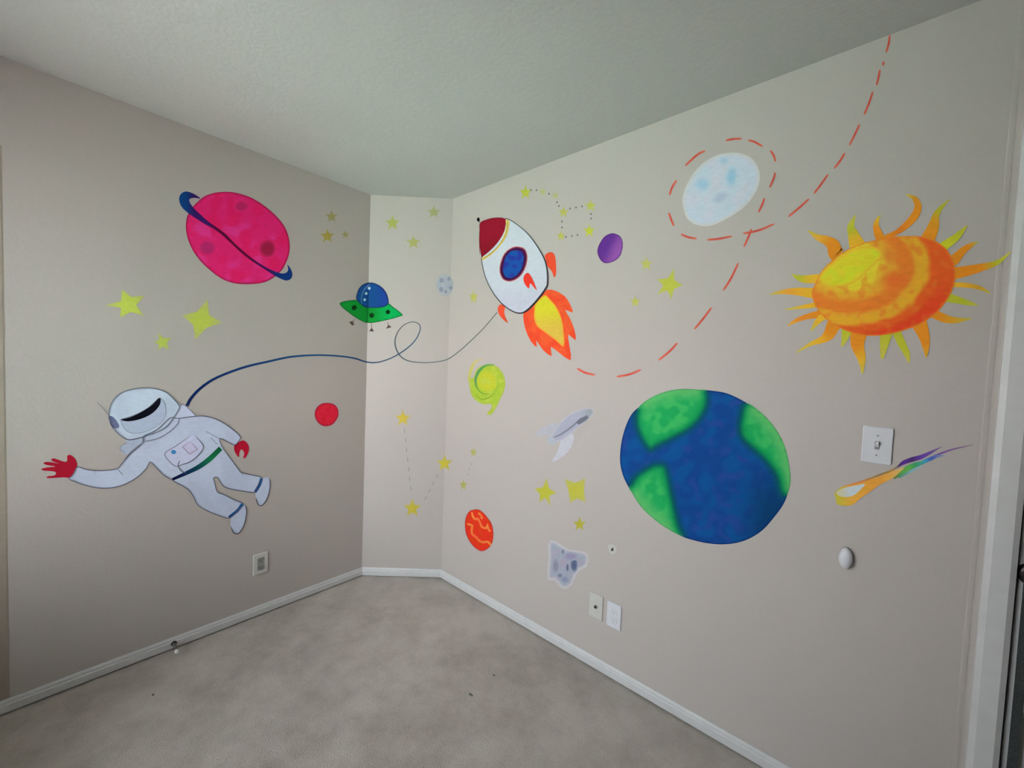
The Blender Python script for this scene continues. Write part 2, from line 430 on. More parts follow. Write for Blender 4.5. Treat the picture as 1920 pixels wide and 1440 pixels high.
# light switch
r = plate('light_switch', (2.434, 0, 1.200), RW, 'plate', 'white toggle light switch between painted sun and comet', 'light switch')
part(r, 'toggle_frame', 'recess', lambda bm: slab(bm, rrect(0.0115, 0.0255, 0.002), 0.0050, 0.0068, *RW))
part(r, 'toggle_lever', 'plate', lambda bm: sweep(bm, [(-0.004, -0.0055), (0.004, -0.0055), (0.004, 0.0055), (-0.004, 0.0055)],
     [((0, -0.005, 0.0), (1, 0, 0), (0, 0, 1)), ((0, -0.012, 0.004), (0.9, 0, 0), (0, 0.1, 0.9)), ((0, -0.019, 0.009), (0.75, 0, 0), (0, 0.2, 0.6))]))
screws(r, (0.030, -0.030), RW, 'recess')
# oval wall device
r = empty('wall_sensor', (2.381, 0, 0.830), 'small white oval device on right wall beneath the comet', 'sensor')
part(r, 'base_ring', 'recess', lambda bm: lathe(bm, [(0, -0.0005), (1.0, -0.0005), (1.0, 0.006), (0, 0.006)], (0, 0, 0), (0, -1, 0), 32, 0.018, 0.034))
part(r, 'oval_cover', 'plate', lambda bm: lathe(bm, [(0.97, 0.005), (0.98, 0.012), (0.90, 0.018), (0.7, 0.0225), (0.4, 0.025), (0, 0.0258)], (0, 0, 0), (0, -1, 0), 32, 0.018, 0.034), True)
part(r, 'seam', 'recess', lambda bm: sweep(bm, [(-0.0006, -0.0006), (0.0006, -0.0006), (0.0006, 0.0006), (-0.0006, 0.0006)],
     [((0.008 - 0.003 * (t / 0.024) ** 2, -0.0235 + 0.006 * (t / 0.026) ** 2, t), (1, 0, 0), (0, 1, 0)) for t in np.linspace(-0.024, 0.024, 11)]))
# wall anchor scar
r = empty('wall_anchor', (1.577, 0, 0.588), 'tiny dark screw anchor in a pale patch right of the asteroid', 'wall anchor')
part(r, 'filler_patch', 'ivory', lambda bm: slab(bm, [(0.020 * math.cos(t) * (1 + 0.2 * math.sin(3 * t)), 0.022 * math.sin(t)) for t in np.linspace(0, 2 * math.pi, 19)[:-1]], -0.0003, 0.0006, *RW))
part(r, 'anchor_body', 'recess', lambda bm: lathe(bm, [(0, 0.0), (0.006, 0.0), (0.006, 0.003), (0.003, 0.003), (0.003, 0.0015), (0, 0.0015)], (0.001, 0, -0.002), (0, -1, 0), 14))
part(r, 'screw', 'dark', lambda bm: slab(bm, [(-0.005, -0.006), (0.004, -0.006), (0.005, 0.009), (0.002, 0.009)], 0.002, 0.0036, *RW))
# spring door stop on the left baseboard
r = empty('door_stop', (0.012, -1.300, 0.030), 'spring door stop with white tip on left baseboard', 'door stop')
part(r, 'base_cup', 'bronze', lambda bm: lathe(bm, [(0, -0.0005), (0.011, -0.0005), (0.011, 0.004), (0.007, 0.009), (0, 0.009)], (0, 0, 0), (1, 0, 0), 18))
def spring(bm):
    path = []
    n = 140
    for k in range(n + 1):
        t = k / n; a = t * 2 * math.pi * 11
        rr = 0.0062 - 0.001 * t
        o_ = (0.008 + 0.052 * t, rr * math.cos(a), rr * math.sin(a) - 0.006 * t * t)
        path.append((o_, (1, 0, 0), (0, math.cos(a), math.sin(a))))
    sweep(bm, [(0.0011 * math.cos(q), 0.0011 * math.sin(q)) for q in np.linspace(0, 2 * math.pi, 7)[:-1]], path)
part(r, 'spring', 'steel', spring, True)
part(r, 'rubber_tip', 'rubber', lambda bm: lathe(bm, [(0, 0.058), (0.0075, 0.058), (0.0085, 0.064), (0.0075, 0.074), (0.004, 0.077), (0, 0.0775)], (0, 0, -0.006), (1, 0, 0), 18), True)

# ------------------------------------------------------------------ photo pixel -> wall point
def ray(px, py):
    return fw + rt * ((px - 960) / F_PX) + up * ((720 - py) / F_PX)
nA = np.array([dn.x, dn.y, 0.0]); cA = nA @ np.array([0, -D1, 0])
PLANES = {'L': (np.array([1.0, 0, 0]), 0.0), 'A': (nA, cA), 'R': (np.array([0, -1.0, 0]), 0.0)}
def onwall(px, py, wname, off):
    n, c = PLANES[wname]; d = ray(px, py)
    t = (c + off - n @ CAM) / (n @ d)
    return CAM + t * d
def project(P):
    d = np.asarray(P, float) - CAM
    return 960 + F_PX * (d @ rt) / (d @ fw), 720 - F_PX * (d @ up) / (d @ fw)
def edge_line(x, y):
    a = project((x, y, 0.1)); b = project((x, y, 2.4))
    return a, b
EL, ER = edge_line(0, -D1), edge_line(D2, 0)
def side(p, e):
    (ax, ay), (bx_, by) = e        # a bottom, b top; >0 when the point is right of the edge
    t = (p[1] - ay) / (by - ay)
    return p[0] - (ax + t * (bx_ - ax))
def clip(poly, e, sgn):
    out = []
    n = len(poly)
    for i in range(n):
        p, q = poly[i], poly[(i + 1) % n]
        a, b = side(p, e) * sgn, side(q, e) * sgn
        if a >= 0: out.append(p)
        if (a > 0 and b < 0) or (a < 0 and b > 0):
            t = a / (a - b); out.append((p[0] + t * (q[0] - p[0]), p[1] + t * (q[1] - p[1])))
    return out
def split(poly):
    res = []
    l = clip(poly, EL, -1)
    if len(l) > 2: res.append(('L', l))
    r_ = clip(poly, ER, 1)
    if len(r_) > 2: res.append(('R', r_))
    a = clip(poly, EL, 1)
    if len(a) > 2:
        a = clip(a, ER, -1)
        if len(a) > 2: res.append(('A', a))
    def area(p): return abs(sum(p[i][0] * p[(i + 1) % len(p)][1] - p[(i + 1) % len(p)][0] * p[i][1] for i in range(len(p)))) / 2
    return [(k, p) for k, p in res if area(p) > 1e-4]
def wall_of(px, py):
    return 'L' if side((px, py), EL) < 0 else ('R' if side((px, py), ER) > 0 else 'A')

def smooth_closed(pts, k=4):
    n = len(pts); out = []
    P = [np.array(p, float) for p in pts]
    for i in range(n):
        p0, p1, p2, p3 = P[i - 1], P[i], P[(i + 1) % n], P[(i + 2) % n]
        for j in range(k):
            t = j / k
            out.append(tuple(0.5 * (2 * p1 + (p2 - p0) * t + (2 * p0 - 5 * p1 + 4 * p2 - p3) * t * t + (3 * p1 - p0 - 3 * p2 + p3) * t ** 3)))
    return out
def smooth_open(pts, k=6):
    P = [np.array(p, float) for p in pts]
    if len(P) < 3: k = max(k, 2)
    P = [2 * P[0] - P[1]] + P + [2 * P[-1] - P[-2]]
    out = []
    for i in range(1, len(P) - 2):
        p0, p1, p2, p3 = P[i - 1], P[i], P[i + 1], P[i + 2]
        for j in range(k):
            t = j / k
            out.append(0.5 * (2 * p1 + (p2 - p0) * t + (2 * p0 - 5 * p1 + 4 * p2 - p3) * t * t + (3 * p1 - p0 - 3 * p2 + p3) * t ** 3))
    out.append(P[-2])
    return [tuple(q) for q in out]

REF = {'L': (158, 150, 140), 'A': (170, 165, 158), 'R': (184, 178, 172)}
def albedo(rgb, ref):
    return np.clip(lin(rgb) / lin(REF[ref] if isinstance(ref, str) else ref) * WALL_ALB * 1.0, 0.004, 0.92)

def inside(pts, poly):
    x, y = pts[:, 0], pts[:, 1]; c = np.zeros(len(pts), bool); n = len(poly)
    for i in range(n):
        x1, y1 = poly[i]; x2, y2 = poly[(i + 1) % n]
        if y1 == y2: continue
        k = ((y1 > y) != (y2 > y)) & (x < (x2 - x1) * (y - y1) / (y2 - y1) + x1)
        c ^= k
    return c
def polydist(pts, poly, closed=True):
    d = np.full(len(pts), 1e9); n = len(poly)
    for i in range(n if closed else n - 1):
        a = np.array(poly[i], float); b = np.array(poly[(i + 1) % n], float)
        ab = b - a; L = ab @ ab + 1e-12
        t = np.clip(((pts - a) @ ab) / L, 0, 1)
        d = np.minimum(d, np.hypot(*(pts - a - t[:, None] * ab).T))
    return d
def nz(pts, s, seed=0.0):
    return np.array([mnoise.noise((x / s + seed, y / s, seed)) for x, y in pts])
def mixc(a, b, t):
    a = np.asarray(a, float); b = np.asarray(b, float); t = np.clip(np.asarray(t, float), 0, 1)
    return a + (b - a) * t[..., None]
def sstep(a, b, x):
    t = np.clip((x - a) / (b - a), 0, 1); return t * t * (3 - 2 * t)

OFF0, DOFF = 0.0004, 0.00022
class Motif:
    # one painted motif: an Empty on the wall with flat paint layers as parts (or one mesh when single)
    def __init__(s, name, anchor, label, cat='wall painting', group=None, root=True):
        s.name, s.label, s.cat, s.group = name, label, cat, group
        s.loc = Vector(onwall(*anchor, wall_of(*anchor), 0.0))
        s.ref = wall_of(*anchor)
        s.root = empty(name, s.loc, label, cat, group) if root else None
        s.done = []
    def _level(s, pts, layer=None):
        # paint coat number: one above every earlier coat that this one may cover
        a = np.array([tuple(p)[:2] for p in pts]); x0, y0 = a.min(0); x1, y1 = a.max(0)
        if layer is None:
            layer = 1 + max([l for (bx0, by0, bx1, by1, l) in s.done if bx0 < x1 and bx1 > x0 and by0 < y1 and by1 > y0], default=0)
        s.done.append((x0, y0, x1, y1, layer))
        return layer
    def _emit(s, name, V, F, C, parent):
        me = bpy.data.meshes.new(name)
        me.from_pydata([tuple(Vector(v) - s.loc) for v in V], [], F)
        at = me.color_attributes.new('pigment', 'FLOAT_COLOR', 'POINT')
        at.data.foreach_set('color', np.c_[np.asarray(C, np.float32), np.ones(len(C), np.float32)].ravel())
        me.materials.append(M['paint'])
        nm = name if s.root else s.name
        o = bpy.data.objects.new(nm, me); COL.objects.link(o)
        if s.root:
            o.parent = parent or s.root
        else:
            o.location = s.loc; tag(o, s.label, s.cat, s.group)
        return o
    def fill(s, name, poly, col, smooth=True, grid=None, parent=None, k=4, ref=None, layer=None):
        if smooth: poly = smooth_closed(poly, k)
        off = OFF0 + DOFF * s._level(poly, layer)
        V, F, C = [], [], []
        for wname, pp in split([tuple(p) for p in poly]):
            n = len(pp)
            P2 = [Vector(p) for p in pp]
            if grid:
                A = np.array(pp); x0, y0 = A.min(0); x1, y1 = A.max(0)
                gx, gy = np.meshgrid(np.arange(x0, x1, grid), np.arange(y0, y1, grid))
                gx = gx + (np.arange(gx.shape[0]) % 2)[:, None] * grid * 0.5
                G = np.c_[gx.ravel(), gy.ravel()]
                G = G[inside(G, pp)]
                if len(G): G = G[polydist(G, pp) > grid * 0.35]
                P2 += [Vector(g) for g in G]
            vv, ee, ff, *_ = delaunay_2d_cdt(P2, [], [list(range(n))], 1, 1e-6)
            px = np.array([tuple(q) for q in vv])
            if len(px) == 0: continue
            b0 = len(V)
            V += [onwall(x, y, wname, off) for x, y in px]
            F += [tuple(b0 + i for i in reversed(f)) for f in ff]
            cc = col(px) if callable(col) else np.tile(np.asarray(col, float), (len(px), 1))
            al = albedo(cc, ref or wname)
            C += list(al)
            # rim back to the wall
            b1 = len(V)
            rim = [onwall(x, y, wname, 0.0) for x, y in pp]; frt = [onwall(x, y, wname, off) for x, y in pp]
            pc = albedo(col(np.array(pp)) if callable(col) else np.tile(np.asarray(col, float), (n, 1)), ref or wname)
            V += rim + frt; C += list(pc) + list(pc)
            F += [(b1 + i, b1 + (i + 1) % n, b1 + n + (i + 1) % n, b1 + n + i) for i in range(n)]
        return s._emit(name, V, F, C, parent)
    def stroke(s, name, pts, width, col, k=6, parent=None, ref=None, closed=False, taper=True, layer=None, smooth=True):
        """pts: polyline in pixels; width: number or one per point; col: rgb or list of rgb along the line."""
        n0 = len(pts)
        ws = [width] * n0 if np.isscalar(width) else list(width)
        if closed: pts = list(pts) + [pts[0]]; ws = ws + [ws[0]]; n0 += 1
        c = smooth_open(pts, k) if smooth else [tuple(p) for p in pts]
        m_ = len(c)
        tt = np.linspace(0, n0 - 1, m_)
        wv = np.interp(tt, np.linspace(0, n0 - 1, len(ws)), ws)
        if taper and not closed and np.isscalar(width):
            e = np.minimum(np.arange(m_), np.arange(m_)[::-1]) / max(1, m_ * 0.12)
            wv = wv * np.clip(0.35 + e, 0, 1)
        cols = np.asarray(col, float)
        if cols.ndim == 1: cv = np.tile(cols, (m_, 1))
        else: cv = np.stack([np.interp(np.linspace(0, len(cols) - 1, m_), np.arange(len(cols)), cols[:, i]) for i in range(3)], 1)
        P = np.array(c); tg = np.gradient(P, axis=0)
        tg /= np.maximum(np.hypot(tg[:, 0], tg[:, 1]), 1e-9)[:, None]
        nn = np.c_[-tg[:, 1], tg[:, 0]]
        Lp = P + nn * wv[:, None] / 2; Rp = P - nn * wv[:, None] / 2
        off = OFF0 + DOFF * s._level(list(Lp) + list(Rp), layer)
        V, F, C = [], [], []
        for i in range(m_ - 1):
            q = [tuple(Lp[i]), tuple(Rp[i]), tuple(Rp[i + 1]), tuple(Lp[i + 1])]
            cc0, cc1 = cv[i], cv[i + 1]
            for wname, pp in split(q):
                b = len(V)
                for p in pp:
                    V.append(onwall(p[0], p[1], wname, off))
                    d0 = abs((np.array(p) - P[i]) @ tg[i]); d1 = abs((np.array(p) - P[i + 1]) @ tg[i])
                    C.append(albedo(cc0 + (cc1 - cc0) * (d0 / (d0 + d1 + 1e-9)), ref or wname))
                F.append(tuple(range(b, b + len(pp))))
        o = s._emit(name, V, F, C, parent)
        # merge shared seams so the stroke is one clean ribbon
        return o
    def dot(s, name, c, rx, ry, col, parent=None, n=16, rot=0.0, grid=None, ref=None):
        pts = [(c[0] + rx * math.cos(t) * math.cos(rot) - ry * math.sin(t) * math.sin(rot),
                c[1] + rx * math.cos(t) * math.sin(rot) + ry * math.sin(t) * math.cos(rot)) for t in np.linspace(0, 2 * math.pi, n + 1)[:-1]]
        return s.fill(name, pts, col, False, grid, parent, ref=ref)

def Z(x0, y0, sc, pts):
    return [(x0 + p[0] / sc, y0 + p[1] / sc) for p in pts]

# ------------------------------------------------------------------ pink ringed planet (left wall)
z = lambda p: Z(320, 340, 6.858, p)
mo = Motif('ringed_planet', (447, 447), 'large hot pink planet with craters and a navy ring on left wall', 'painted planet')
body = smooth_closed(z([(380,235),(450,185),(560,148),(680,135),(800,140),(930,170),(1060,222),(1200,310),(1320,410),(1430,530),(1500,660),(1530,800),(1525,920),(1490,1030),(1430,1140),(1320,1240),(1200,1300),(1040,1322),(880,1320),(740,1290),(620,1230),(480,1120),(370,1010),(280,880),(220,740),(195,600),(205,480),(235,400),(300,310)]), 4)
def pink(p):
    e = polydist(p, body)
    c = np.tile(np.array([216, 34, 98.]), (len(p), 1))
    c = mixc(c, (206, 52, 124), sstep(0.0, 0.4, nz(p, 28, 3.1)) * 0.8)
    c = mixc(c, (226, 26, 84), sstep(0.05, 0.4, nz(p, 22, 8.4)) * 0.8)
    return mixc((150, 22, 62), c, sstep(0.2, 4.5, e))
mo.fill('planet_body', body, pink, False, grid=3.5)
for (cx, cy, rx, ry, col) in ((910, 322, 108, 82, (172, 34, 84)), (1245, 865, 125, 135, (146, 28, 58)), (470, 855, 130, 120, (172, 38, 94))):
    c0 = z([(cx, cy)])[0]; a, b = rx / 6.858, ry / 6.858
    def cr(p, c0=c0, a=a, b=b, col=col):
        d = np.hypot((p[:, 0] - c0[0]) / a, (p[:, 1] - c0[1]) / b)
        return mixc(col, (212, 36, 98), sstep(0.45, 1.0, d))
    mo.dot('crater', c0, a, b, cr, grid=2.2, n=24)
ring = z([(385,222),(330,180),(270,148),(200,130),(145,150),(112,200),(115,270),(150,340),(230,412),(330,480),(460,560),(560,615),(660,690),(780,800),(900,912),(1040,1022),(1180,1112),(1320,1202),(1400,1245),(1480,1275),(1540,1258),(1565,1200),(1545,1130),(1500,1072),(1512,1130),(1490,1170),(1430,1185),(1320,1150),(1180,1078),(1050,990),(920,885),(800,775),(720,690),(620,612),(480,515),(380,425),(290,335),(245,270),(242,230),(290,212),(340,216)])
def ringc(p):
    x = (p[:, 0] - 320) * 6.858
    c = np.tile(np.array([14, 58, 112.]), (len(p), 1))
    c = mixc(c, (52, 22, 84), sstep(180, 330, x)); c = mixc(c, (88, 8, 48), sstep(450, 640, x))
    c = mixc(c, (62, 20, 78), sstep(1000, 1220, x)); return mixc(c, (14, 44, 104), sstep(1260, 1400, x))
mo.fill('planet_ring', ring, ringc, True, grid=4, k=3)

# ------------------------------------------------------------------ astronaut (left wall)
z = lambda p: Z(60, 700, 4, p)
INK, SUIT, SHADE = (84, 84, 94), (172, 180, 192), (160, 166, 182)
mo = Motif('astronaut', (350, 860), 'white suited astronaut with red gloves floating with one arm waving', 'painted astronaut')
bodyp = z([(1035,335),(1100,338),(1220,322),(1300,322),(1370,340),(1440,375),(1510,425),(1562,475),(1548,510),(1518,538),(1460,510),(1408,488),(1420,540),(1442,575),(1490,640),(1550,720),(1570,745),(1640,760),(1722,782),(1695,840),(1668,892),(1590,885),(1500,870),(1440,850),(1410,810),(1390,780),(1362,786),(1370,820),(1390,890),(1440,910),(1520,950),(1588,980),(1550,1020),(1485,1084),(1400,1065),(1310,1030),(1240,985),(1215,930),(1180,880),(1140,850),(1080,820),(1045,795),(990,765),(930,705),(885,665),(860,710),(800,770),(720,820),(640,850),(560,862),(480,858),(400,840),(320,812),(278,790),(310,755),(340,702),(400,720),(470,730),(560,728),(640,715),(680,670),(740,600),(800,550),(832,515),(838,470),(935,425)])
bodys = smooth_closed(bodyp, 3)
def suit(p):
    c = np.tile(np.array(SUIT, float), (len(p), 1))
    return mixc(c, (166, 173, 186), sstep(-0.1, 0.4, nz(p, 60, 5.2)))
mo.fill('suit', bodys, suit, False, grid=8)
mo.fill('backpack_flap', z([(700,500),(790,485),(845,480),(832,518),(760,570),(705,610),(662,572),(668,545),(715,520)]), (158, 166, 178))
mo.fill('backpack_flap', z([(1100,250),(1135,236),(1160,250),(1215,305),(1220,322),(1150,330),(1085,348),(1062,340)]), (176, 180, 194))
helm = smooth_closed(z([(578,312),(590,240),(625,182),(680,142),(760,118),(850,108),(940,118),(1010,145),(1070,200),(1106,248),(1090,290),(1050,350),(1010,398),(940,440),(850,470),(790,488),(720,498),(660,465),(620,425),(596,390)]), 3)
mo.fill('helmet', helm, lambda p: mixc((176, 185, 194), (168, 176, 186), sstep(-0.2, 0.4, nz(p, 40, 2.7))), False, grid=6)
vis = z([(664,346),(740,326),(830,282),(900,236),(955,184),(992,222),(1004,290),(985,350),(930,400),(840,440),(745,448),(688,410)])
v = mo.fill('visor', vis, (160, 168, 182))
mo.fill('visor_glass', z([(664,345),(740,322),(815,288),(880,248),(955,182),(962,225),(925,280),(860,325),(780,352),(710,360)]), (14, 14, 24), parent=v)
mo.stroke('visor_edge', vis, 0.9, (120, 124, 138), closed=True, parent=v)
mo.stroke('antenna', z([(488,214),(535,265),(578,318)]), 1.2, (110, 110, 118))
mo.fill('ear_piece', z([(574,322),(612,330),(655,395),(632,413),(596,398),(580,360)]), (94, 98, 124), k=3)
mo.stroke('collar', z([(838,512),(900,500),(960,482),(1040,432),(1092,378),(1104,338)]), 1.4, (98, 98, 110))
mo.fill('glove', z([(338,690),(324,642),(288,612),(264,620),(264,652),(250,664),(215,655),(165,638),(143,648),(165,664),(205,678),(150,668),(108,664),(86,674),(112,688),(175,698),(110,706),(70,718),(92,730),(165,736),(180,752),(165,766),(118,772),(113,785),(170,784),(240,780),(288,782),(318,745)]), (152, 20, 38), k=3)
mo.fill('glove', z([(1518,540),(1550,516),(1582,503),(1610,520),(1627,555),(1620,600),(1598,635),(1584,632),(1592,600),(1576,572),(1562,578),(1554,602),(1552,628),(1535,612),(1518,580)]), (160, 20, 40), k=3)
b1 = mo.fill('boot', z([(1730,790),(1782,785),(1786,830),(1776,900),(1752,960),(1720,992),(1694,980),(1678,930),(1680,890),(1704,850)]), (170, 178, 190))
b2 = mo.fill('boot', z([(1585,985),(1606,992),(1610,1030),(1601,1100),(1580,1160),(1545,1202),(1510,1195),(1492,1160),(1494,1085),(1540,1040)]), (170, 178, 190))
mo.stroke('ankle_band', z([(1722,788),(1706,836),(1674,890)]), 5.5, [(40, 100, 150), (24, 70, 130)], taper=False)
mo.stroke('ankle_band', z([(1578,980),(1540,1030),(1478,1080)]), 5.5, [(30, 90, 140), (18, 60, 110)], taper=False)
mo.stroke('belt', z([(1052,796),(1150,752),(1250,702),(1335,640),(1415,562)]), [5, 7, 9, 10, 9], [(10, 16, 44), (14, 34, 74), (16, 66, 70), (24, 104, 62), (20, 92, 50)], taper=False)
pn = mo.fill('chest_panel', z([(998,602),(1040,570),(1080,545),(1190,470),(1232,480),(1270,520),(1284,560),(1250,610),(1190,660),(1130,682),(1080,697),(1030,662)]), (178, 180, 196))
mo.stroke('panel_outline', z([(1190,468),(1080,545),(998,600),(1030,660),(1080,697),(1130,682),(1190,660),(1250,610),(1284,558),(1268,518),(1232,482)]), 1.2, INK, parent=pn)
mo.dot('blue_light', z([(1062, 590)])[0], 4.5, 4.0, (60, 120, 165), parent=pn)
mo.fill('gauge', z([(1128,550),(1190,513),(1238,572),(1182,607)]), (178, 172, 192), parent=pn)
mo.stroke('gauge_outline', z([(1190,513),(1128,550),(1182,607),(1240,570),(1190,513)]), 1.2, (126, 92, 112), parent=pn, smooth=False)
mo.stroke('wire', z([(1108,656),(1096,690),(1116,728),(1158,750)]), 1.5, INK)
for pts in ([(1300,434),(1350,460),(1408,492)], [(1340,480),(1370,512),(1392,532)], [(470,724),(474,748)], [(640,718),(660,738),(684,762)], [(1570,740),(1580,766)]):
    mo.stroke('fold_line', z(pts), 1.0, (112, 112, 122))
mo.stroke('suit_outline', bodys, 1.5, INK, k=1, closed=True)
mo.stroke('helmet_outline', helm, 1.6, (88, 90, 100), k=1, closed=True)
mo.stroke('boot_outline', z([(1782,785),(1787,830),(1777,900),(1752,960),(1720,992),(1694,980),(1678,930)]), 1.6, (70, 66, 72))
mo.stroke('boot_outline', z([(1598,985),(1610,1030),(1601,1100),(1580,1160),(1545,1202),(1510,1195),(1492,1150)]), 1.6, (70, 66, 72))
mo.stroke('flap_outline', z([(845,480),(832,518),(760,572),(690,650)]), 1.1, (104, 106, 118))
mo.stroke('flap_outline', z([(715,520),(668,545),(662,572),(700,600)]), 0.9, (120, 122, 126))
mo.stroke('flap_outline', z([(1106,248),(1140,234),(1215,305),(1222,322)]), 1.0, (104, 104, 116))

# ------------------------------------------------------------------ tether over three walls
z = lambda p: Z(330, 580, 3.0476, p)
mo = Motif('tether', (686, 680), 'long dark blue tether curling from the astronaut to the rocket', 'painted tether', root=False)
mo.stroke('tether', z([(62,552),(85,510),(130,460),(200,408),(280,370),(400,328),(520,300),(640,274),(740,264),(840,262),(940,268),(1020,280),(1085,300),(1140,304),(1200,290),(1262,262),(1330,215),(1375,165),(1396,110),(1385,82),(1350,72),(1305,88),(1270,125),(1252,175),(1258,225),(1285,270),(1330,295),(1400,304),(1470,302),(1550,286),(1620,238),(1690,175),(1760,105),(1835,18)]),
          [6,5.6,5.2,4.8,4.6,4.4,4.0,3.8,3.4,3.2,3.0,3.0,2.6,2.2,2.2,2.2,2.0,1.8,1.6,1.4,1.4,1.8,2.2,2.4,2.2,2.0,1.8,1.8,1.8,1.7,1.6,1.5,1.6],
          [(16,34,76),(14,36,84),(20,52,92),(30,72,108),(32,66,102),(52,72,92),(44,80,104),(66,80,92),(84,88,90),(60,84,96),(96,108,108),(90,104,96),(96,108,92)], taper=False)

# ------------------------------------------------------------------ flying saucer (left wall corner)
z = lambda p: Z(620, 510, 10.667, p)
mo = Motif('flying_saucer', (700, 568), 'green flying saucer with blue dome across the wall corner', 'painted spaceship')
sau = smooth_closed(z([(180,635),(215,602),(320,575),(450,560),(600,560),(800,580),(1000,590),(1160,625),(1240,692),(1340,762),(1442,858),(1380,892),(1200,945),(1000,990),(820,1020),(690,1010),(560,950),(450,880),(330,790),(230,710)]), 3)
mo.fill('saucer_hull', sau, lambda p: mixc(mixc((16, 130, 44), (10, 160, 78), sstep(690, 735, p[:, 0])), (20, 84, 40), 1 - sstep(0, 2.2, polydist(p, sau))), False, grid=3)
dome = smooth_closed(z([(510,520),(530,420),(572,320),(650,245),(760,210),(870,220),(980,270),(1070,350),(1130,450),(1160,570),(1150,640),(1080,692),(960,716),(800,716),(690,705),(630,672),(555,600)]), 3)
dm = mo.fill('dome', dome, lambda p: mixc((24, 34, 70), mixc((22, 72, 130), (30, 62, 142), sstep(700, 722, p[:, 0])), sstep(0.2, 3.0, polydist(p, dome))), False, grid=2.5)
mo.stroke('dome_reflection', z([(622,655),(612,560),(635,430),(690,330),(775,245)]), 2.0, [(30, 110, 110), (84, 120, 156), (104, 134, 168)], parent=dm)
for q, r_ in (((770, 325), 30), ((710, 430), 27), ((680, 555), 27)):
    mo.dot('dome_spot', z([q])[0], r_ / 10.667, r_ / 10.667, (168, 200, 235), parent=dm, n=12)
for q, r_ in (((470, 715), 50), ((820, 868), 50), ((1145, 800), 44)):
    mo.dot('porthole', z([q])[0], r_ / 10.667, r_ / 10.667, (8, 50, 14), n=14)
for ln, ft in (([(492, 938), (435, 1005)], [(370, 1000), (440, 980), (474, 1048), (428, 1072)]), ([(820, 1028), (820, 1125)], [(772, 1188), (820, 1112), (868, 1188)]), ([(1140, 1000), (1152, 1070)], [(1105, 1138), (1158, 1055), (1218, 1102)])):
    lg = mo.stroke('landing_leg', z(ln), 1.3, (112, 98, 92), taper=False)
    mo.fill('foot_pad', z(ft), (84, 68, 62), False, parent=lg)

# ------------------------------------------------------------------ rocket (right wall)
z = lambda p: Z(860, 390, 4.8, p)
mo = Motif('rocket', (965, 500), 'white rocket with red nose, blue window and fiery exhaust', 'painted rocket')
flame = z([(800,735),(870,745),(950,790),(1000,860),(1028,942),(958,915),(1000,990),(1040,1090),(1053,1192),(985,1138),(1000,1260),(1007,1372),(900,1300),(828,1250),(838,1335),(760,1280),(698,1190),(703,1252),(650,1200),(600,1090),(580,970),(600,930),(660,870),(740,780)])
mo.fill('flame', smooth_closed(flame, 2), lambda p: mixc((236, 78, 46), (246, 96, 52), sstep(-0.2, 0.3, nz(p, 12, 1.3))), False, grid=5)
inn = smooth_closed(z([(770,785),(820,818),(880,890),(922,980),(942,1080),(948,1245),(870,1190),(790,1130),(710,1070),(680,1000),(678,930),(690,860)]), 3)
mo.fill('flame_core', inn, lambda p: mixc((244, 150, 50), mixc((214, 208, 50), (218, 186, 76), sstep(575, 620, p[:, 1])), sstep(0.4, 3.0, polydist(p, inn))), False, grid=3)
for pts in ([(775,430),(800,405),(840,398),(866,430),(876,500),(876,590),(860,625),(838,570),(800,525),(784,470)], [(375,868),(418,885),(410,930),(420,980),(445,1034),(400,1004),(360,950),(353,900)]):
    mo.fill('fin', z(pts), lambda p: mixc((238, 82, 52), (214, 84, 50), sstep(-0.1, 0.4, nz(p, 9, 4))), k=3, grid=4)
rb = smooth_closed(z([(195,135),(250,107),(320,92),(400,88),(470,112),(540,160),(610,220),(670,290),(730,380),(775,470),(796,560),(800,680),(780,730),(730,800),(670,870),(610,925),(560,946),(500,936),(430,895),(360,830),(290,730),(240,620),(210,500),(194,420),(188,300),(190,200)]), 3)
mo.fill('hull', rb, lambda p: mixc((198, 206, 216), (192, 196, 212), sstep(520, 570, p[:, 1])), False, grid=8)
mo.fill('nose_cone', z([(195,135),(250,106),(320,90),(420,95),(422,160),(402,230),(352,310),(292,375),(232,425),(204,437),(190,330),(188,220)]), lambda p: mixc((150, 24, 44), (134, 22, 36), sstep(435, 480, p[:, 1])), k=3, grid=6)
mo.fill('stripe', z([(424,106),(458,122),(448,200),(418,280),(362,355),(302,415),(240,458),(214,470),(206,446),(250,428),(320,375),(375,310),(410,240),(426,165)]), (222, 196, 108), k=3)
mo.stroke('stripe_line', z([(440,112),(436,190),(412,265),(358,340),(298,402),(214,462)]), 1.0, (132, 126, 60))
wp = smooth_closed(z([(520,345),(594,366),(620,440),(604,532),(556,614),(480,660),(406,650),(368,582),(374,500),(406,416),(458,366)]), 3)
wf = mo.fill('window_ring', wp, lambda p: mixc((226, 128, 124), (66, 18, 66), sstep(0.2, 2.6, polydist(p, wp))), False, grid=2)
mo.fill('window_glass', z([(515,382),(565,392),(585,445),(572,525),(535,590),(478,628),(425,620),(400,570),(404,505),(430,430),(470,390)]), lambda p: mixc((26, 84, 164), (40, 52, 150), sstep(-0.1, 0.3, nz(p, 10, 2))), parent=wf, grid=4)
mo.fill('fin', z([(583,650),(588,610),(620,583),(652,615),(682,680),(702,742),(660,692),(640,682),(632,724),(600,692)]), (232, 60, 46), k=3)
mo.stroke('antenna', z([(180,112),(195,138)]), 1.2, (60, 60, 56), taper=False)
mo.dot('antenna_ball', z([(177, 104)])[0], 2.6, 4.0, (22, 20, 18), n=12)
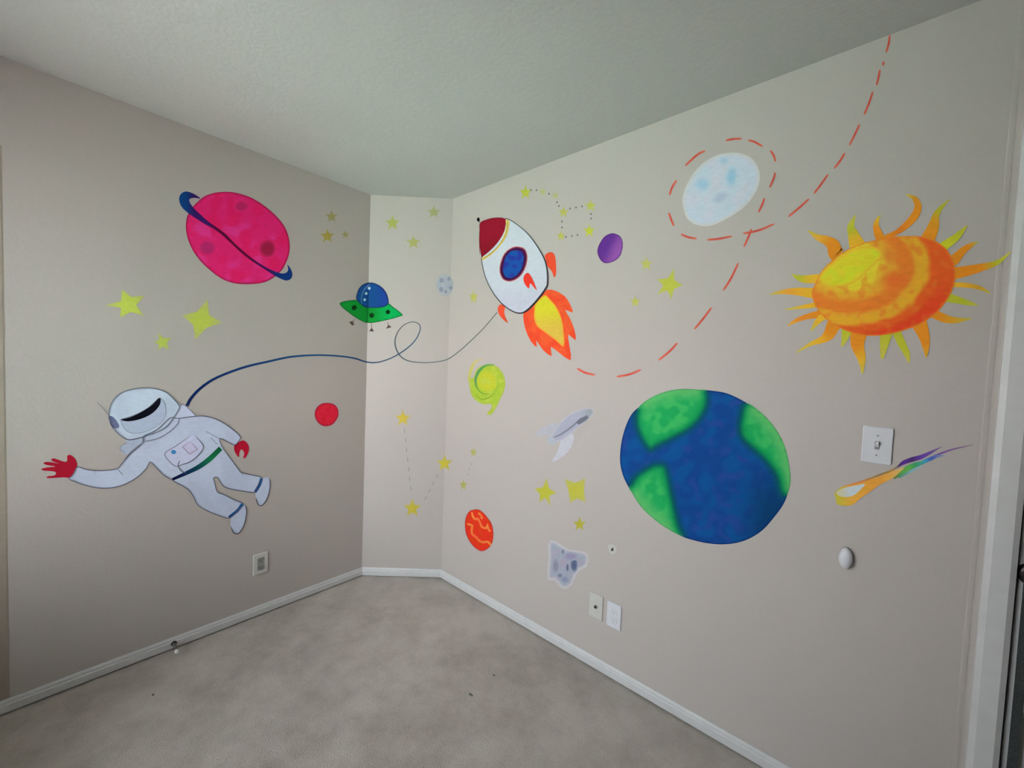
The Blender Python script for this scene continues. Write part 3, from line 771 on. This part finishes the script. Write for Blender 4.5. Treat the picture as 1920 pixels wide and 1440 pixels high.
mo.stroke('hull_outline', z([(420,92),(470,112),(540,160),(610,220),(670,290),(730,380),(775,470),(796,560),(800,680),(780,730),(730,800),(670,870),(610,925),(560,946),(500,936),(430,895),(360,830),(290,730),(240,620),(210,500),(204,437)]), [1.6,1.4,1.4,1.6,2.0,2.2,2.4,2.6,3.2,3.6,3.6,3.6,3.4,2.4,2.0,1.8,1.8,1.6,1.4,1.4,1.2], [(92,92,84),(84,84,86),(70,70,76),(50,46,52),(52,44,46),(70,72,78),(90,90,92)], taper=False)
mo.stroke('nose_outline', z([(192,430),(187,300),(190,200),(195,135),(250,106),(320,90),(400,88)]), 1.4, [(130,40,50),(150,60,66),(110,30,40)])

# ------------------------------------------------------------------ moon with dashed flight path (right wall)
z = lambda p: Z(1240, 240, 6.545, p)
mn = smooth_closed(z([(258,900),(272,800),(320,680),(390,560),(490,450),(600,372),(720,322),(850,302),(980,312),(1090,360),(1170,450),(1207,570),(1197,690),(1150,800),(1080,900),(980,1000),(860,1080),(730,1152),(600,1200),(480,1202),(380,1162),(300,1085)]), 3)
mo = Motif('moon', (1351, 354), 'large pale blue moon inside the loop of orange dashes', 'painted moon')
def moonc(p):
    c = mixc((190, 202, 216), (198, 200, 214), sstep(-0.2, 0.3, nz(p, 26, 6)))
    return mixc((200, 198, 198), c, sstep(0.5, 9, polydist(p, mn)))
MR = (178, 171, 165)
mo.fill('moon_disc', mn, moonc, False, grid=4.5, ref=MR)
for (q, rx, ry, rot, col) in (((862, 600), 92, 165, 0.15, (150, 188, 212)), ((505, 690), 118, 105, 0, (158, 190, 212)), ((720, 850), 135, 80, -0.5, (172, 188, 206)), ((770, 400), 75, 60, 0, (170, 192, 210))):
    c0 = z([q])[0]; a, b = rx / 6.545, ry / 6.545
    def mc(p, c0=c0, a=a, b=b, rot=rot, col=col):
        dx, dy = p[:, 0] - c0[0], p[:, 1] - c0[1]
        d = np.hypot((dx * math.cos(rot) + dy * math.sin(rot)) / a, (-dx * math.sin(rot) + dy * math.cos(rot)) / b)
        return mixc(col, (191, 202, 216), sstep(0.2, 1.0, d))
    mo.dot('crater', c0, a, b, mc, rot=rot, grid=2.6, n=24, ref=MR)

mo = Motif('dashed_flight_path', (1420, 440), 'orange dashed flight path from the rocket flame looping around the moon to the ceiling', 'painted line')
E_ = [[(790,155),(870,137),(990,130)],[(1065,150),(1130,165),(1190,195),(1245,228)],[(1335,275),(1378,335),(1402,415)],[(1397,545),(1378,620),(1328,735)],[(1265,860),(1238,940),(1192,1035)],[(1000,1295),(1120,1275),(1240,1240),(1390,1175)],[(560,1372),(700,1360),(870,1328)],[(240,1303),(330,1340),(435,1358)],[(92,1040),(120,1120),(155,1205)],[(100,825),(132,730),(188,638)],[(292,465),(370,390),(460,315),(540,280)]]
T_ = [[(988,88),(982,140),(965,202)],[(950,258),(944,285)],[(925,310),(916,360),(903,412)],[(880,450),(855,525),(823,602)],[(795,660),(765,725),(728,798)],[(700,845),(670,895),(630,947)],[(592,982),(545,1050),(500,1108)],[(470,1140),(410,1195),(335,1257)]]
S_ = [[(1682,42),(1660,100),(1615,202)],[(1567,340),(1500,480),(1432,585)],[(1332,732),(1250,840),(1178,925)],[(1032,1042),(960,1120),(862,1198)],[(712,1278),(610,1320),(495,1342)],[(150,1268),(220,1305),(310,1326)]]
for pts in [z(e) for e in E_] + [Z(1380, 40, 3.428, e) for e in T_] + [Z(1050, 420, 4.683, e) for e in S_]:
    mo.stroke('dash', pts, 4.0, [(218, 112, 92), (212, 88, 74), (220, 118, 96)])

# ------------------------------------------------------------------ sun (right wall)
z = lambda p: Z(1430, 350, 4, p)
mo = Motif('sun', (1656, 536), 'big orange and yellow sun with curling rays near the door', 'painted sun')
OR, YO, OL, YG = (204, 126, 34), (206, 156, 44), (176, 166, 72), (166, 166, 46)
rays = [([(925,385),(1000,345),(1070,295),(1140,220),(1165,150),(1140,90),(1075,58)], [40,34,46,54,50,38,8], [OR,(200,112,36),OR,OR,(196,130,40),OL]),
 ([(885,400),(862,340),(850,290),(862,245),(885,215)], [70,56,40,24,6], [OR,OR,YO,OL]),
 ([(705,430),(680,360),(662,300),(695,212)], [110,76,50,8], [YO,YG,OL]),
 ([(548,500),(528,440),(480,405),(410,378),(340,328)], [104,92,66,40,8], [OR,OR,(206,150,50),OL]),
 ([(1235,400),(1280,300),(1300,215),(1345,150),(1405,95)], [100,78,46,26,5], [OR,(196,136,36),YG,OL]),
 ([(1360,445),(1440,388),(1490,340),(1535,290)], [64,52,36,8], [(182,180,40),YG,OL]),
 ([(1440,545),(1500,482),(1560,440),(1615,412)], [74,50,34,6], [OR,OR,OL]),
 ([(1440,650),(1530,632),(1640,606),(1760,568),(1868,482)], [84,72,54,34,5], [OR,(204,122,32),OR,YG,OL]),
 ([(1440,735),(1550,742),(1640,764),(1705,800)], [34,34,28,10], [YO,(184,136,44),OL]),
 ([(1390,832),(1470,852),(1540,872),(1610,888)], [64,48,36,10], [YG,(160,166,44),OL]),
 ([(1290,955),(1370,990),(1460,1002),(1570,988)], [64,58,40,6], [OR,(190,138,40),OL]),
 ([(1175,1030),(1210,1120),(1224,1200),(1226,1280)], [110,78,50,8], [OR,OR,YO]),
 ([(1005,1095),(1045,1180),(1080,1250),(1098,1320)], [60,56,44,12], [YG,YG,OL]),
 ([(925,1105),(912,1180),(895,1290)], [84,64,22], [YG,OL]),
 ([(720,1105),(712,1190),(742,1290),(748,1405)], [116,92,58,8], [OR,OR,YO,OL]),
 ([(630,1080),(615,1140),(592,1200)], [74,44,12], [YG,OL]),
 ([(530,1040),(495,1110),(440,1150),(360,1180),(250,1245)], [96,78,46,28,6], [OR,YO,OL]),
 ([(440,985),(400,1025),(362,1085)], [46,36,8], [YO,OL]),
 ([(430,955),(330,975),(250,1005),(185,1045)], [54,38,28,6], [OR,(206,126,48),YO]),
 ([(385,888),(280,905),(165,922)], [38,24,5], [YO,OL]),
 ([(375,798),(250,786),(150,790),(50,808)], [74,52,32,5], [YO,(200,142,50),OL]),
 ([(425,690),(320,694),(260,680),(218,655)], [64,54,34,6], [YO,YG,OL])]
SUNW = (156, 149, 144)
for i_, (pts, wd, cl) in enumerate(rays):
    b0 = np.array(pts[0], float); ctr = np.array([905.0, 745.0])
    root_ = b0 + (ctr - b0) * (34 / np.hypot(*(ctr - b0)))
    mo.stroke('ray', z([tuple(root_)] + pts), [wd[0] / 4 * 1.1] + [w_ / 4 * 1.08 for w_ in wd], [cl[0]] + cl, taper=False, layer=4 + i_ % 2, ref=SUNW)
disc = smooth_closed(z([(368,800),(398,720),(430,650),(480,590),(560,520),(660,460),(760,420),(860,398),(980,376),(1100,370),(1200,376),(1300,410),(1380,470),(1430,560),(1446,660),(1432,745),(1390,840),(1320,930),(1220,1010),(1100,1065),(960,1105),(820,1120),(680,1100),(560,1050),(460,980),(398,900)]), 3)
def sunc(p):
    x = (p[:, 0] - 1430) * 4; y = (p[:, 1] - 350) * 4
    d = np.hypot(x - 650, (y - 590) / 0.75) + 26 * nz(p, 22, 1.7)
    c = np.tile(np.array([206, 184, 48.]), (len(p), 1))
    c = mixc(c, (224, 150, 46), sstep(225, 300, d)); c = mixc(c, (228, 112, 40), sstep(300, 400, d))
    c = mixc(c, (224, 146, 44), sstep(455, 500, d)); c = mixc(c, (220, 150, 42), sstep(500, 540, d))
    c = mixc(c, (238, 84, 34), sstep(575, 625, d)); c = mixc(c, (240, 60, 34), sstep(650, 720, d) * sstep(-0.3, 0.4, (y - x * 0.2 - 500) / 600))
    c = mixc(c, (228, 104, 40), sstep(0.1, 0.5, nz(p, 14, 9.3)) * 0.5)
    c = mixc(c, (232, 96, 40), np.exp(-(((x - 985) / 95) ** 2 + ((y - 700) / 60) ** 2)))
    c = mixc(c, (222, 110, 46), 0.7 * np.exp(-(((x - 945) / 40) ** 2 + ((y - 520) / 60) ** 2)))
    return mixc((236, 116, 40), c, sstep(0.2, 4, polydist(p, disc)))
mo.fill('sun_disc', disc, sunc, False, grid=3, layer=6, ref=SUNW)
yp = smooth_closed(z([(430,665),(500,592),(600,512),(720,455),(830,448),(893,500),(862,560),(780,640),(700,712),(600,747),(500,750),(440,722)]), 3)
mo.fill('yellow_patch', yp, lambda p: mixc((214, 166, 46), mixc((198, 184, 44), (190, 190, 42), sstep(-0.2, 0.3, nz(p, 20, 3))), sstep(0.2, 7, polydist(p, yp))), False, grid=3, ref=SUNW)

# ------------------------------------------------------------------ earth (right wall)
z = lambda p: Z(1150, 710, 4.363, p)
mo = Motif('earth', (1321, 875), 'large blue and green earth globe in the middle of right wall', 'painted planet')
eo = smooth_closed(z([(55,620),(70,500),(105,380),(150,290),(205,235),(300,160),(430,105),(560,84),(700,90),(820,100),(930,120),(1050,175),(1160,245),(1270,340),(1350,450),(1410,590),(1440,720),(1449,830),(1430,930),(1390,1030),(1310,1140),(1220,1240),(1110,1310),(1000,1345),(880,1356),(760,1345),(650,1320),(560,1290),(430,1220),(310,1130),(220,1040),(150,930),(90,820),(60,720)]), 3)
ca = z([(205,235),(300,160),(430,105),(560,84),(700,90),(762,98),(775,170),(758,250),(700,345),(610,425),(480,495),(360,555),(302,588),(250,530),(200,430),(180,330)])
cb = z([(1062,215),(1110,205),(1200,270),(1290,360),(1370,480),(1420,610),(1447,770),(1446,870),(1412,962),(1360,925),(1330,800),(1250,685),(1150,585),(1062,505),(1028,420),(1040,300)])
cc = z([(130,888),(180,800),(260,740),(340,700),(422,710),(452,800),(480,930),(512,1080),(540,1200),(575,1292),(430,1220),(310,1130),(220,1040),(150,930)])
conts = [smooth_closed(c, 3) for c in (ca, cb, cc)]
def ocean(p):
    c = mixc((20, 70, 142), (16, 84, 152), sstep(-0.15, 0.3, nz(p, 24, 2.2)))
    c = mixc(c, (40, 72, 150), sstep(0.1, 0.4, nz(p, 17, 7.7)) * 0.8)
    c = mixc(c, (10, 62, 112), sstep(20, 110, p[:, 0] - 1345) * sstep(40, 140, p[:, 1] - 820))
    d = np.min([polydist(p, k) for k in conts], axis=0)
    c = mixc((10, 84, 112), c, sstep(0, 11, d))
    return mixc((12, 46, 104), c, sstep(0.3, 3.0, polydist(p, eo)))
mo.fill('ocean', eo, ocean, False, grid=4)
for k in conts:
    on_rim = polydist(np.array(k), eo) < 2.5
    i0 = next(i for i in range(len(k)) if on_rim[i - 1] and not on_rim[i])
    coast = []
    for j in range(len(k)):
        if on_rim[(i0 + j) % len(k)]: break
        coast.append(k[(i0 + j) % len(k)])
    def land(p, k=k, coast=coast):
        e = polydist(p, eo); d = polydist(p, coast, False)
        c = mixc((34, 170, 92), (62, 186, 100), sstep(-0.1, 0.35, nz(p, 15, 4.4)))
        c = mixc((92, 190, 108), c, sstep(2, 30, e))
        c = mixc((18, 150, 84), c, sstep(4, 22, d))
        c = mixc((70, 150, 96), c, sstep(0.1, 1.8, e))
        return mixc((4, 92, 96), c, sstep(0, 10, d))
    mo.fill('continent', k, land, False, grid=3)

# ------------------------------------------------------------------ comet (right wall)
z = lambda p: Z(1540, 780, 6.4, p)
mo = Motif('comet', (1600, 930), 'comet with orange head and rainbow tail beneath the light switch', 'painted comet')
RC = (160, 153, 146)
mo.stroke('tail_streak', z([(1290,512),(1420,455),(1560,405),(1700,372),(1825,345)]), [4, 4, 3, 2.2, 0.8], [(104, 84, 156), (120, 84, 136), (116, 104, 112)], taper=False, ref=RC)
mo.stroke('tail_streak', z([(905,618),(985,560),(1090,522),(1200,490),(1310,438),(1450,365)]), [2, 7.5, 9, 8, 5.5, 0.8], [(70, 56, 84), (84, 48, 136), (70, 46, 96), (92, 60, 150), (104, 74, 140), (120, 104, 130)], taper=False, ref=RC)
mo.stroke('tail_streak', z([(1150,590),(1240,545),(1320,510),(1400,480),(1500,480)]), [5, 7, 7, 5, 1], [(40, 130, 110), (60, 150, 170), (70, 90, 170), (110, 120, 170), (140, 160, 160)], taper=False, ref=RC)
mo.stroke('tail_streak', z([(870,752),(950,690),(1040,625),(1130,585),(1230,545)]), [3, 9, 10, 9, 3], [(96, 120, 70), (90, 150, 80), (96, 168, 76), (60, 150, 96), (60, 150, 150)], taper=False, ref=RC)
mo.stroke('tail_streak', z([(930,740),(1020,690),(1120,640),(1220,590)]), [3, 4, 4, 1], [(70, 140, 110), (120, 170, 180), (130, 180, 180)], taper=False, ref=RC)
mo.fill('head', z([(175,985),(185,1050),(240,1075),(310,1078),(385,1060),(460,995),(590,905),(700,825),(850,752),(930,685),(1000,615),(920,640),(780,690),(640,745),(520,780),(380,815),(250,850),(190,890),(160,940)]),
        lambda p: mixc(mixc((178, 168, 56), (206, 154, 60), sstep(1566, 1600, p[:, 0])), mixc((212, 146, 58), (206, 168, 96), sstep(1650, 1690, p[:, 0])), sstep(1600, 1640, p[:, 0])), k=3, grid=4, ref=RC)
mo.fill('head_core', z([(205,955),(185,910),(260,868),(400,838),(525,818),(450,900),(390,950),(300,972)]), lambda p: mixc((184, 178, 148), (176, 186, 188), sstep(1575, 1595, p[:, 0])), k=3, grid=4, ref=RC)
mo.stroke('head_edge', z([(230,852),(350,825),(480,788),(600,745),(700,705),(840,655),(925,598)]), [1, 3.5, 4, 3, 3, 3.5, 2], [(196, 160, 120), (200, 136, 70), (196, 124, 84), (170, 120, 60), (130, 110, 70), (170, 130, 70), (110, 90, 90)], taper=False, ref=RC)

# ------------------------------------------------------------------ small planets, galaxy, asteroid
mo = Motif('red_planet', (612, 777), 'small plain red planet on left wall below the tether', 'painted planet', root=False)
rp = smooth_closed(Z(570, 730, 16, [(320,760),(340,620),(430,490),(560,420),(700,405),(860,430),(980,520),(1035,660),(1030,800),(960,940),(860,1050),(720,1105),(560,1095),(420,1000),(345,880)]), 3)
mo.fill('red_planet', rp, lambda p: mixc((150, 34, 56), mixc((202, 34, 54), (196, 30, 44), sstep(-0.1, 0.3, nz(p, 9, 3))), sstep(0.2, 3.4, polydist(p, rp))), False, grid=2.5)

z = lambda p: Z(960, 330, 5.333, p)
mo = Motif('purple_planet', (1144, 465), 'small plain purple planet right of the rocket', 'painted planet', root=False)
pp_ = smooth_closed(z([(1015,573),(1078,600),(1107,660),(1102,740),(1072,812),(1010,857),(930,872),(880,832),(853,760),(870,688),(920,610),(970,580)]), 3)
mo.fill('purple_planet', pp_, lambda p: mixc((88, 46, 112), mixc((100, 52, 146), (150, 88, 172), sstep(-10, 18, (p[:, 0] - 1144) + 0.5 * (p[:, 1] - 465))), sstep(0.2, 2.6, polydist(p, pp_))), False, grid=2.5)

z = lambda p: Z(850, 930, 12, p)
mo = Motif('lava_planet', (897, 994), 'small orange red planet with yellow lava cracks', 'painted planet')
lp = smooth_closed(z([(430,312),(560,300),(680,380),(780,500),(852,600),(892,740),(902,880),(882,1030),(832,1130),(740,1210),(640,1242),(540,1205),(440,1120),(350,1000),(288,860),(263,720),(263,560),(300,430),(360,342)]), 3)
mo.fill('planet_body', lp, lambda p: mixc((186, 62, 46), mixc((230, 52, 34), (222, 62, 26), sstep(-0.1, 0.3, nz(p, 8, 5))), sstep(0.2, 2.2, polydist(p, lp))), False, grid=2.5)
LV = (246, 142, 62)
for pts in ([(415,355),(440,455),(490,520),(548,510),(600,600),(640,690),(715,722),(762,690),(770,620)], [(560,380),(620,440),(650,520)], [(300,620),(370,645),(425,670),(412,780),(430,860),(520,930),(590,1010),(680,1040),(770,1030),(825,1080),(850,1115)], [(770,690),(800,760),(830,800)]):
    mo.stroke('lava_crack', z(pts), 4.2, [LV, (248, 112, 60), LV])

z = lambda p: Z(860, 660, 6.544, p)
mo = Motif('galaxy', (912, 722), 'lime green spiral galaxy below the rocket', 'painted galaxy')
gl = smooth_closed(z([(128,340),(185,310),(205,240),(270,175),(375,148),(470,178),(545,265),(574,385),(548,500),(505,590),(462,680),(395,772),(345,752),(400,690),(390,640),(300,642),(208,592),(148,505)]), 3)
mo.fill('galaxy_disc', gl, lambda p: mixc((172, 186, 84), mixc(mixc((190, 196, 52), (164, 194, 60), sstep(12, 26, np.hypot(p[:, 0] - 914, p[:, 1] - 715))), (184, 200, 76), sstep(0, 0.4, nz(p, 12, 3))), sstep(0.3, 5, polydist(p, gl))), False, grid=3)
mo.stroke('spiral_arm', z([(292,85),(212,115),(158,200),(130,320),(140,430)]), [2, 5, 6, 5, 2], [(198, 186, 140), (196, 190, 110), (180, 188, 96)], taper=False)
mo.stroke('spiral_arm', z([(440,158),(335,165),(255,228),(212,315),(212,400),(245,470),(310,515),(380,510)]), [2, 4, 5, 5, 3.5, 3, 3, 1.5], [(120, 170, 80), (84, 156, 84), (96, 150, 90), (128, 170, 60), (146, 176, 56)], taper=False)
mo.stroke('spiral_arm', z([(470,300),(480,400),(440,500),(370,560),(280,580),(200,520)]), [1.5, 3, 3.5, 3.5, 3.5, 1.5], [(168, 196, 70), (150, 182, 56), (142, 172, 50)], taper=False)

z = lambda p: Z(980, 880, 6, p)
mo = Motif('asteroid', (1062, 1058), 'jagged grey blue asteroid with pale edge low on right wall', 'painted asteroid')
ap = smooth_closed(z([(288,842),(340,798),(430,850),(520,900),(650,918),(735,960),(722,1090),(645,1130),(598,1190),(560,1290),(480,1345),(420,1320),(358,1245),(278,1232),(292,1000)]), 2)
AR = (160, 160, 162)
mo.fill('rock', ap, lambda p: mixc((174, 178, 186), mixc((142, 154, 174), (148, 148, 170), sstep(-0.1, 0.3, nz(p, 14, 3))), sstep(0.5, 8, polydist(p, ap))), False, grid=3, ref=AR)
for (q, rx, ry, col) in (((372, 1085), 42, 92, (124, 130, 150)), ((452, 928), 18, 34, (104, 112, 138)), ((578, 1075), 48, 92, (78, 92, 124)), ((504, 1105), 20, 56, (88, 98, 126)), ((420, 1195), 34, 30, (106, 118, 142)), ((475, 1240), 52, 44, (120, 136, 166)), ((540, 980), 90, 50, (134, 134, 166))):
    c0 = z([q])[0]; a, b = rx / 6, ry / 6
    mo.dot('crater', c0, a, b, lambda p, c0=c0, a=a, b=b, col=col: mixc(col, (142, 152, 172), sstep(0.4, 1.0, np.hypot((p[:, 0] - c0[0]) / a, (p[:, 1] - c0[1]) / b))), grid=2, n=16, ref=AR)

mo = Motif('small_moon', (833.8, 534.6), 'tiny grey blue speckled moon left of the rocket', 'painted moon')
mo.dot('moon_disc', (833.8, 534.6), 16.5, 21.5, lambda p: mixc((160, 164, 166), mixc((152, 162, 172), (166, 168, 172), sstep(-0.1, 0.3, nz(p, 7, 2))), 1 - sstep(0.6, 1.0, np.hypot((p[:, 0] - 833.8) / 16.5, (p[:, 1] - 534.6) / 21.5))), grid=2.2, n=24)
for (dx, dy, r_) in ((-6, -9, 4.2), (8, -12, 3.2), (-6.5, 8, 4.0), (11, 5, 3.4), (2, 12, 3.0)):
    mo.dot('crater', (833.8 + dx, 534.6 + dy), r_, r_ * 1.2, (132, 138, 150), n=12)

# grey toy spaceship: plain swept-wing shuttle
z = lambda p: Z(1010, 750, 12, p)
mo = Motif('spaceship', (1060, 810), 'small pale grey winged spaceship left of the earth globe', 'painted spaceship')
SR = (180, 176, 172)
mo.fill('wing', z([(420,520),(250,540),(40,640),(-90,800),(120,800),(400,760)]), (176, 180, 190), k=3, ref=SR)
mo.fill('wing', z([(760,760),(790,900),(700,1120),(520,1290),(300,1390),(430,1150),(520,880)]), (190, 194, 204), k=3, ref=SR)
hull = smooth_closed(z([(1235,205),(1235,300),(1130,430),(960,560),(760,740),(560,880),(380,960),(270,930),(270,820),(380,640),(560,420),(760,280),(980,200),(1140,180)]), 3)
mo.fill('hull', hull, lambda p: mixc((186, 188, 198), mixc((166, 172, 190), (152, 160, 172), sstep(1085, 1108, p[:, 0])), sstep(0.3, 3.5, polydist(p, hull))), False, grid=3, ref=SR)
mo.stroke('hull_line', z([(330,850),(520,760),(720,620),(900,470),(1100,330)]), [2, 3, 3.5, 3, 1.5], (128, 132, 146), taper=False, ref=SR)
mo.fill('cockpit', z([(860,480),(960,400),(1090,360),(1120,410),(1020,490),(900,550)]), (112, 116, 132), k=3, ref=SR)
mo.fill('engine', z([(270,820),(350,860),(390,960),(300,1010),(210,940),(200,860)]), (172, 182, 192), k=3, ref=SR)

# ------------------------------------------------------------------ stars
def star(tips, c, col, label, group, wallref=None, inner=0.42, fade=None):
    """five (or four) pointed star from its tips; valleys half way in"""
    c = np.array(c, float)
    tips = sorted(tips, key=lambda t: math.atan2(t[1] - c[1], t[0] - c[0]))
    pts = []
    n = len(tips); rad = np.mean([np.hypot(*(np.array(t) - c)) for t in tips])
    for i in range(n):
        t0, t1 = np.array(tips[i], float), np.array(tips[(i + 1) % n], float)
        pts.append(tuple(t0))
        v = (t0 + t1) / 2 - c
        pts.append(tuple(c + v / max(np.hypot(*v), 1e-6) * rad * inner))
    wref = REF[wall_of(*c)]
    rm = max(np.hypot(*(np.array(t) - c)) for t in tips)
    f = fade or tuple(0.55 * np.array(col, float) + 0.45 * np.array(wref, float))
    mo = Motif('star', tuple(c), label, 'painted star', group, root=False)
    mo.fill('star', pts, lambda p: mixc(col, f, sstep(0.25, 0.95, np.hypot(p[:, 0] - c[0], p[:, 1] - c[1]) / rm)), False, grid=max(2.0, rm / 6))
def reg(c, rx, ry, rot=-90, n=5):
    return [(c[0] + rx * math.cos(math.radians(rot + 360 * i / n)), c[1] + ry * math.sin(math.radians(rot + 360 * i / n))) for i in range(n)]
YS = (180, 182, 66)
z = lambda p: Z(180, 520, 7.68, p)
G1 = 'stars between pink planet and astronaut'
star(z([(120,405),(372,170),(705,262),(695,555),(345,580)]), z([(465,390)])[0], (172, 182, 74), 'largest yellow star on left wall, left of its trio', G1)
star(z([(1240,545),(1610,310),(1815,650),(1430,900)]), z([(1515,615)])[0], (168, 176, 70), 'four pointed yellow star just below pink planet', G1, inner=0.45)
star(z([(890,790),(1085,865),(1055,1050),(885,1060),(830,935)]), z([(960,935)])[0], (160, 170, 74), 'smallest yellow star, lowest of the trio above the astronaut', G1)
z = lambda p: Z(580, 380, 6.857, p)
G2 = 'faint stars high on left wall'
c = z([(285,180)])[0]; star(reg(c, 13, 13), c, (141, 135, 84), 'faint yellow star, topmost of three beside pink planet', G2)
c = z([(232,430)])[0]; star(reg(c, 15, 15), c, (152, 135, 62), 'brighter ochre star, lowest left of three beside pink planet', G2)
c = z([(462,412)])[0]; star(reg(c, 8.5, 8.5), c, (141, 134, 82), 'tiny ochre star nearest the corner beside pink planet', G2)
G3 = 'stars high on the angled wall'
c = z([(1070,262)])[0]; star(reg(c, 15, 16), c, (157, 162, 84), 'yellow green star high on angled wall, leftmost of three', G3)
c = z([(1600,122)])[0]; star(reg(c, 13, 13), c, (152, 153, 102), 'faint star nearest the ceiling on angled wall', G3)
c = z([(1338,512)])[0]; star(reg(c, 15, 14), c, (160, 160, 96), 'pale yellow star on angled wall, lowest of the upper three', G3)
c = (888, 557); star(reg(c, 8, 15), c, (182, 184, 92), 'narrow yellow star between tiny moon and rocket', 'single stars')
# dipper constellation right of the rocket nose
z = lambda p: Z(960, 330, 5.333, p)
G4 = 'constellation right of the rocket'
for q, rx, ry, col, lb in (((135, 165), 12, 16, (182, 186, 72), 'brightest star of dotted constellation, far left above rocket nose'),
                           ((308, 158), 8, 9, (184, 182, 120), 'faint second star of dotted constellation handle'),
                           ((432, 195), 8, 9, (184, 180, 126), 'faintest star of dotted constellation handle, nearest its square'),
                           ((515, 362), 11, 12, (186, 184, 96), 'upper left star of the dotted square'),
                           ((785, 298), 12, 13, (188, 188, 92), 'upper right star of the dotted square'),
                           ((772, 550), 12, 14, (192, 196, 70), 'bright lower right star of the dotted square'),
                           ((490, 600), 9, 11, (186, 184, 92), 'lower left star of the dotted square')):
    c = z([q])[0]; star(reg(c, rx, ry), c, col, lb, G4)
mo = Motif('dotted_line', (1080, 415), 'small dark dots joining the constellation right of the rocket', 'painted line')
for q in ((190,140),(245,142),(370,178),(450,262),(468,300),(580,326),(640,315),(700,304),(790,380),(790,425),(500,455),(500,515),(540,610),(598,600),(655,590)):
    mo.dot('dot', z([q])[0], 1.7, 2.0, (122, 116, 116), n=10)
G5 = 'stars between rocket and sun path'
c = z([(1342,880)])[0]; star(reg(c, 13, 15), c, (190, 192, 104), 'soft yellow star, topmost of three right of rocket flame', G5)
star(z([(1625,915),(1712,1090),(1595,1235),(1445,1190),(1450,1030)]), z([(1575,1085)])[0], (190, 196, 78), 'largest yellow star below the purple planet', G5)
c = z([(1232,1258)])[0]; star(reg(c, 10, 13), c, (188, 190, 100), 'small yellow star, lowest of three right of rocket flame', G5)
# constellation on the angled wall
z = lambda p: Z(720, 750, 4.8, p)
G6 = 'constellation across the angled wall'
for q, r_, col, lb in (((170, 165), 16, (190, 172, 70), 'golden star at top of the dashed V on angled wall'), ((545, 570), 16, (190, 178, 60), 'golden star at right end of the dashed V'), ((255, 975), 18, (182, 168, 62), 'golden star at the bottom point of the dashed V')):
    c = z([q])[0]; star(reg(c, r_, r_ * 1.05), c, col, lb, G6)
c = z([(805, 470)])[0]; star(reg(c, 7.5, 11), c, (172, 170, 102), 'small pale star at upper end of short dashed line', G6)
c = z([(715, 765)])[0]; star(reg(c, 7.5, 12), c, (170, 172, 96), 'small pale star at lower end of short dashed line', G6)
mo = Motif('dashed_line', (775, 900), 'thin grey dashed V joining golden stars on angled wall', 'painted line')
def dashes(mo, a, b, n, duty=0.55, w_=1.4, col=(128, 126, 130)):
    a, b = np.array(a), np.array(b)
    for i in range(n):
        p = a + (b - a) * (i + 0.1) / n; q = a + (b - a) * (i + 0.1 + duty) / n
        mo.stroke('dash', [tuple(p), tuple(q)], w_, col, k=2)
P = z([(183, 245), (245, 850), (490, 660), (352, 925), (792, 560), (742, 700)])
dashes(mo, P[0], P[1], 7); dashes(mo, P[2], P[3], 4)
mo = Motif('dashed_line', (880, 880), 'short faint dashed line joining two small pale stars', 'painted line')
dashes(mo, P[4], P[5], 3, col=(148, 146, 150))
# stars left of the earth
z = lambda p: Z(980, 880, 6, p)
G7 = 'stars left of the earth'
star(z([(272,90),(385,265),(315,420),(185,375),(135,215)]), z([(252,258)])[0], (188, 188, 66), 'five pointed yellow star, left of the pair above asteroid', G7)
star(z([(470,105),(705,95),(710,375),(535,380)]), z([(602,240)])[0], (190, 190, 72), 'cross shaped yellow star, right of the pair above asteroid', G7, inner=0.5)
c = z([(640, 618)])[0]; star(reg(c, 13, 15), c, (180, 174, 66), 'small yellow star just above the asteroid', G7)

# ------------------------------------------------------------------ lint on the carpet
def onfloor(px, py):
    d = ray(px, py); t = -CAM[2] / d[2]; return CAM + t * d
for (px, py, s_, lb) in ((883, 1303, 0.009, 'dark lint speck in the middle of the carpet'), (926, 1266, 0.006, 'small lint speck farther back on the carpet'), (287, 1303, 0.006, 'lint speck on carpet near the left baseboard')):
    bm = bmesh.new(); bmesh.ops.create_icosphere(bm, subdivisions=2, radius=s_)
    for v_ in bm.verts:
        k_ = 1 + 0.35 * mnoise.noise(v_.co * 160 + Vector((px, py, 0)))
        v_.co = Vector((v_.co.x * k_ * 1.2, v_.co.y * k_ * 0.7, max(v_.co.z * 0.25 * k_, -0.0008)))
    p_ = onfloor(px, py)
    tag(obj('lint_speck', bm, 'lint', None, (p_[0], p_[1], 0.0005)), lb, 'lint', 'lint on the carpet')
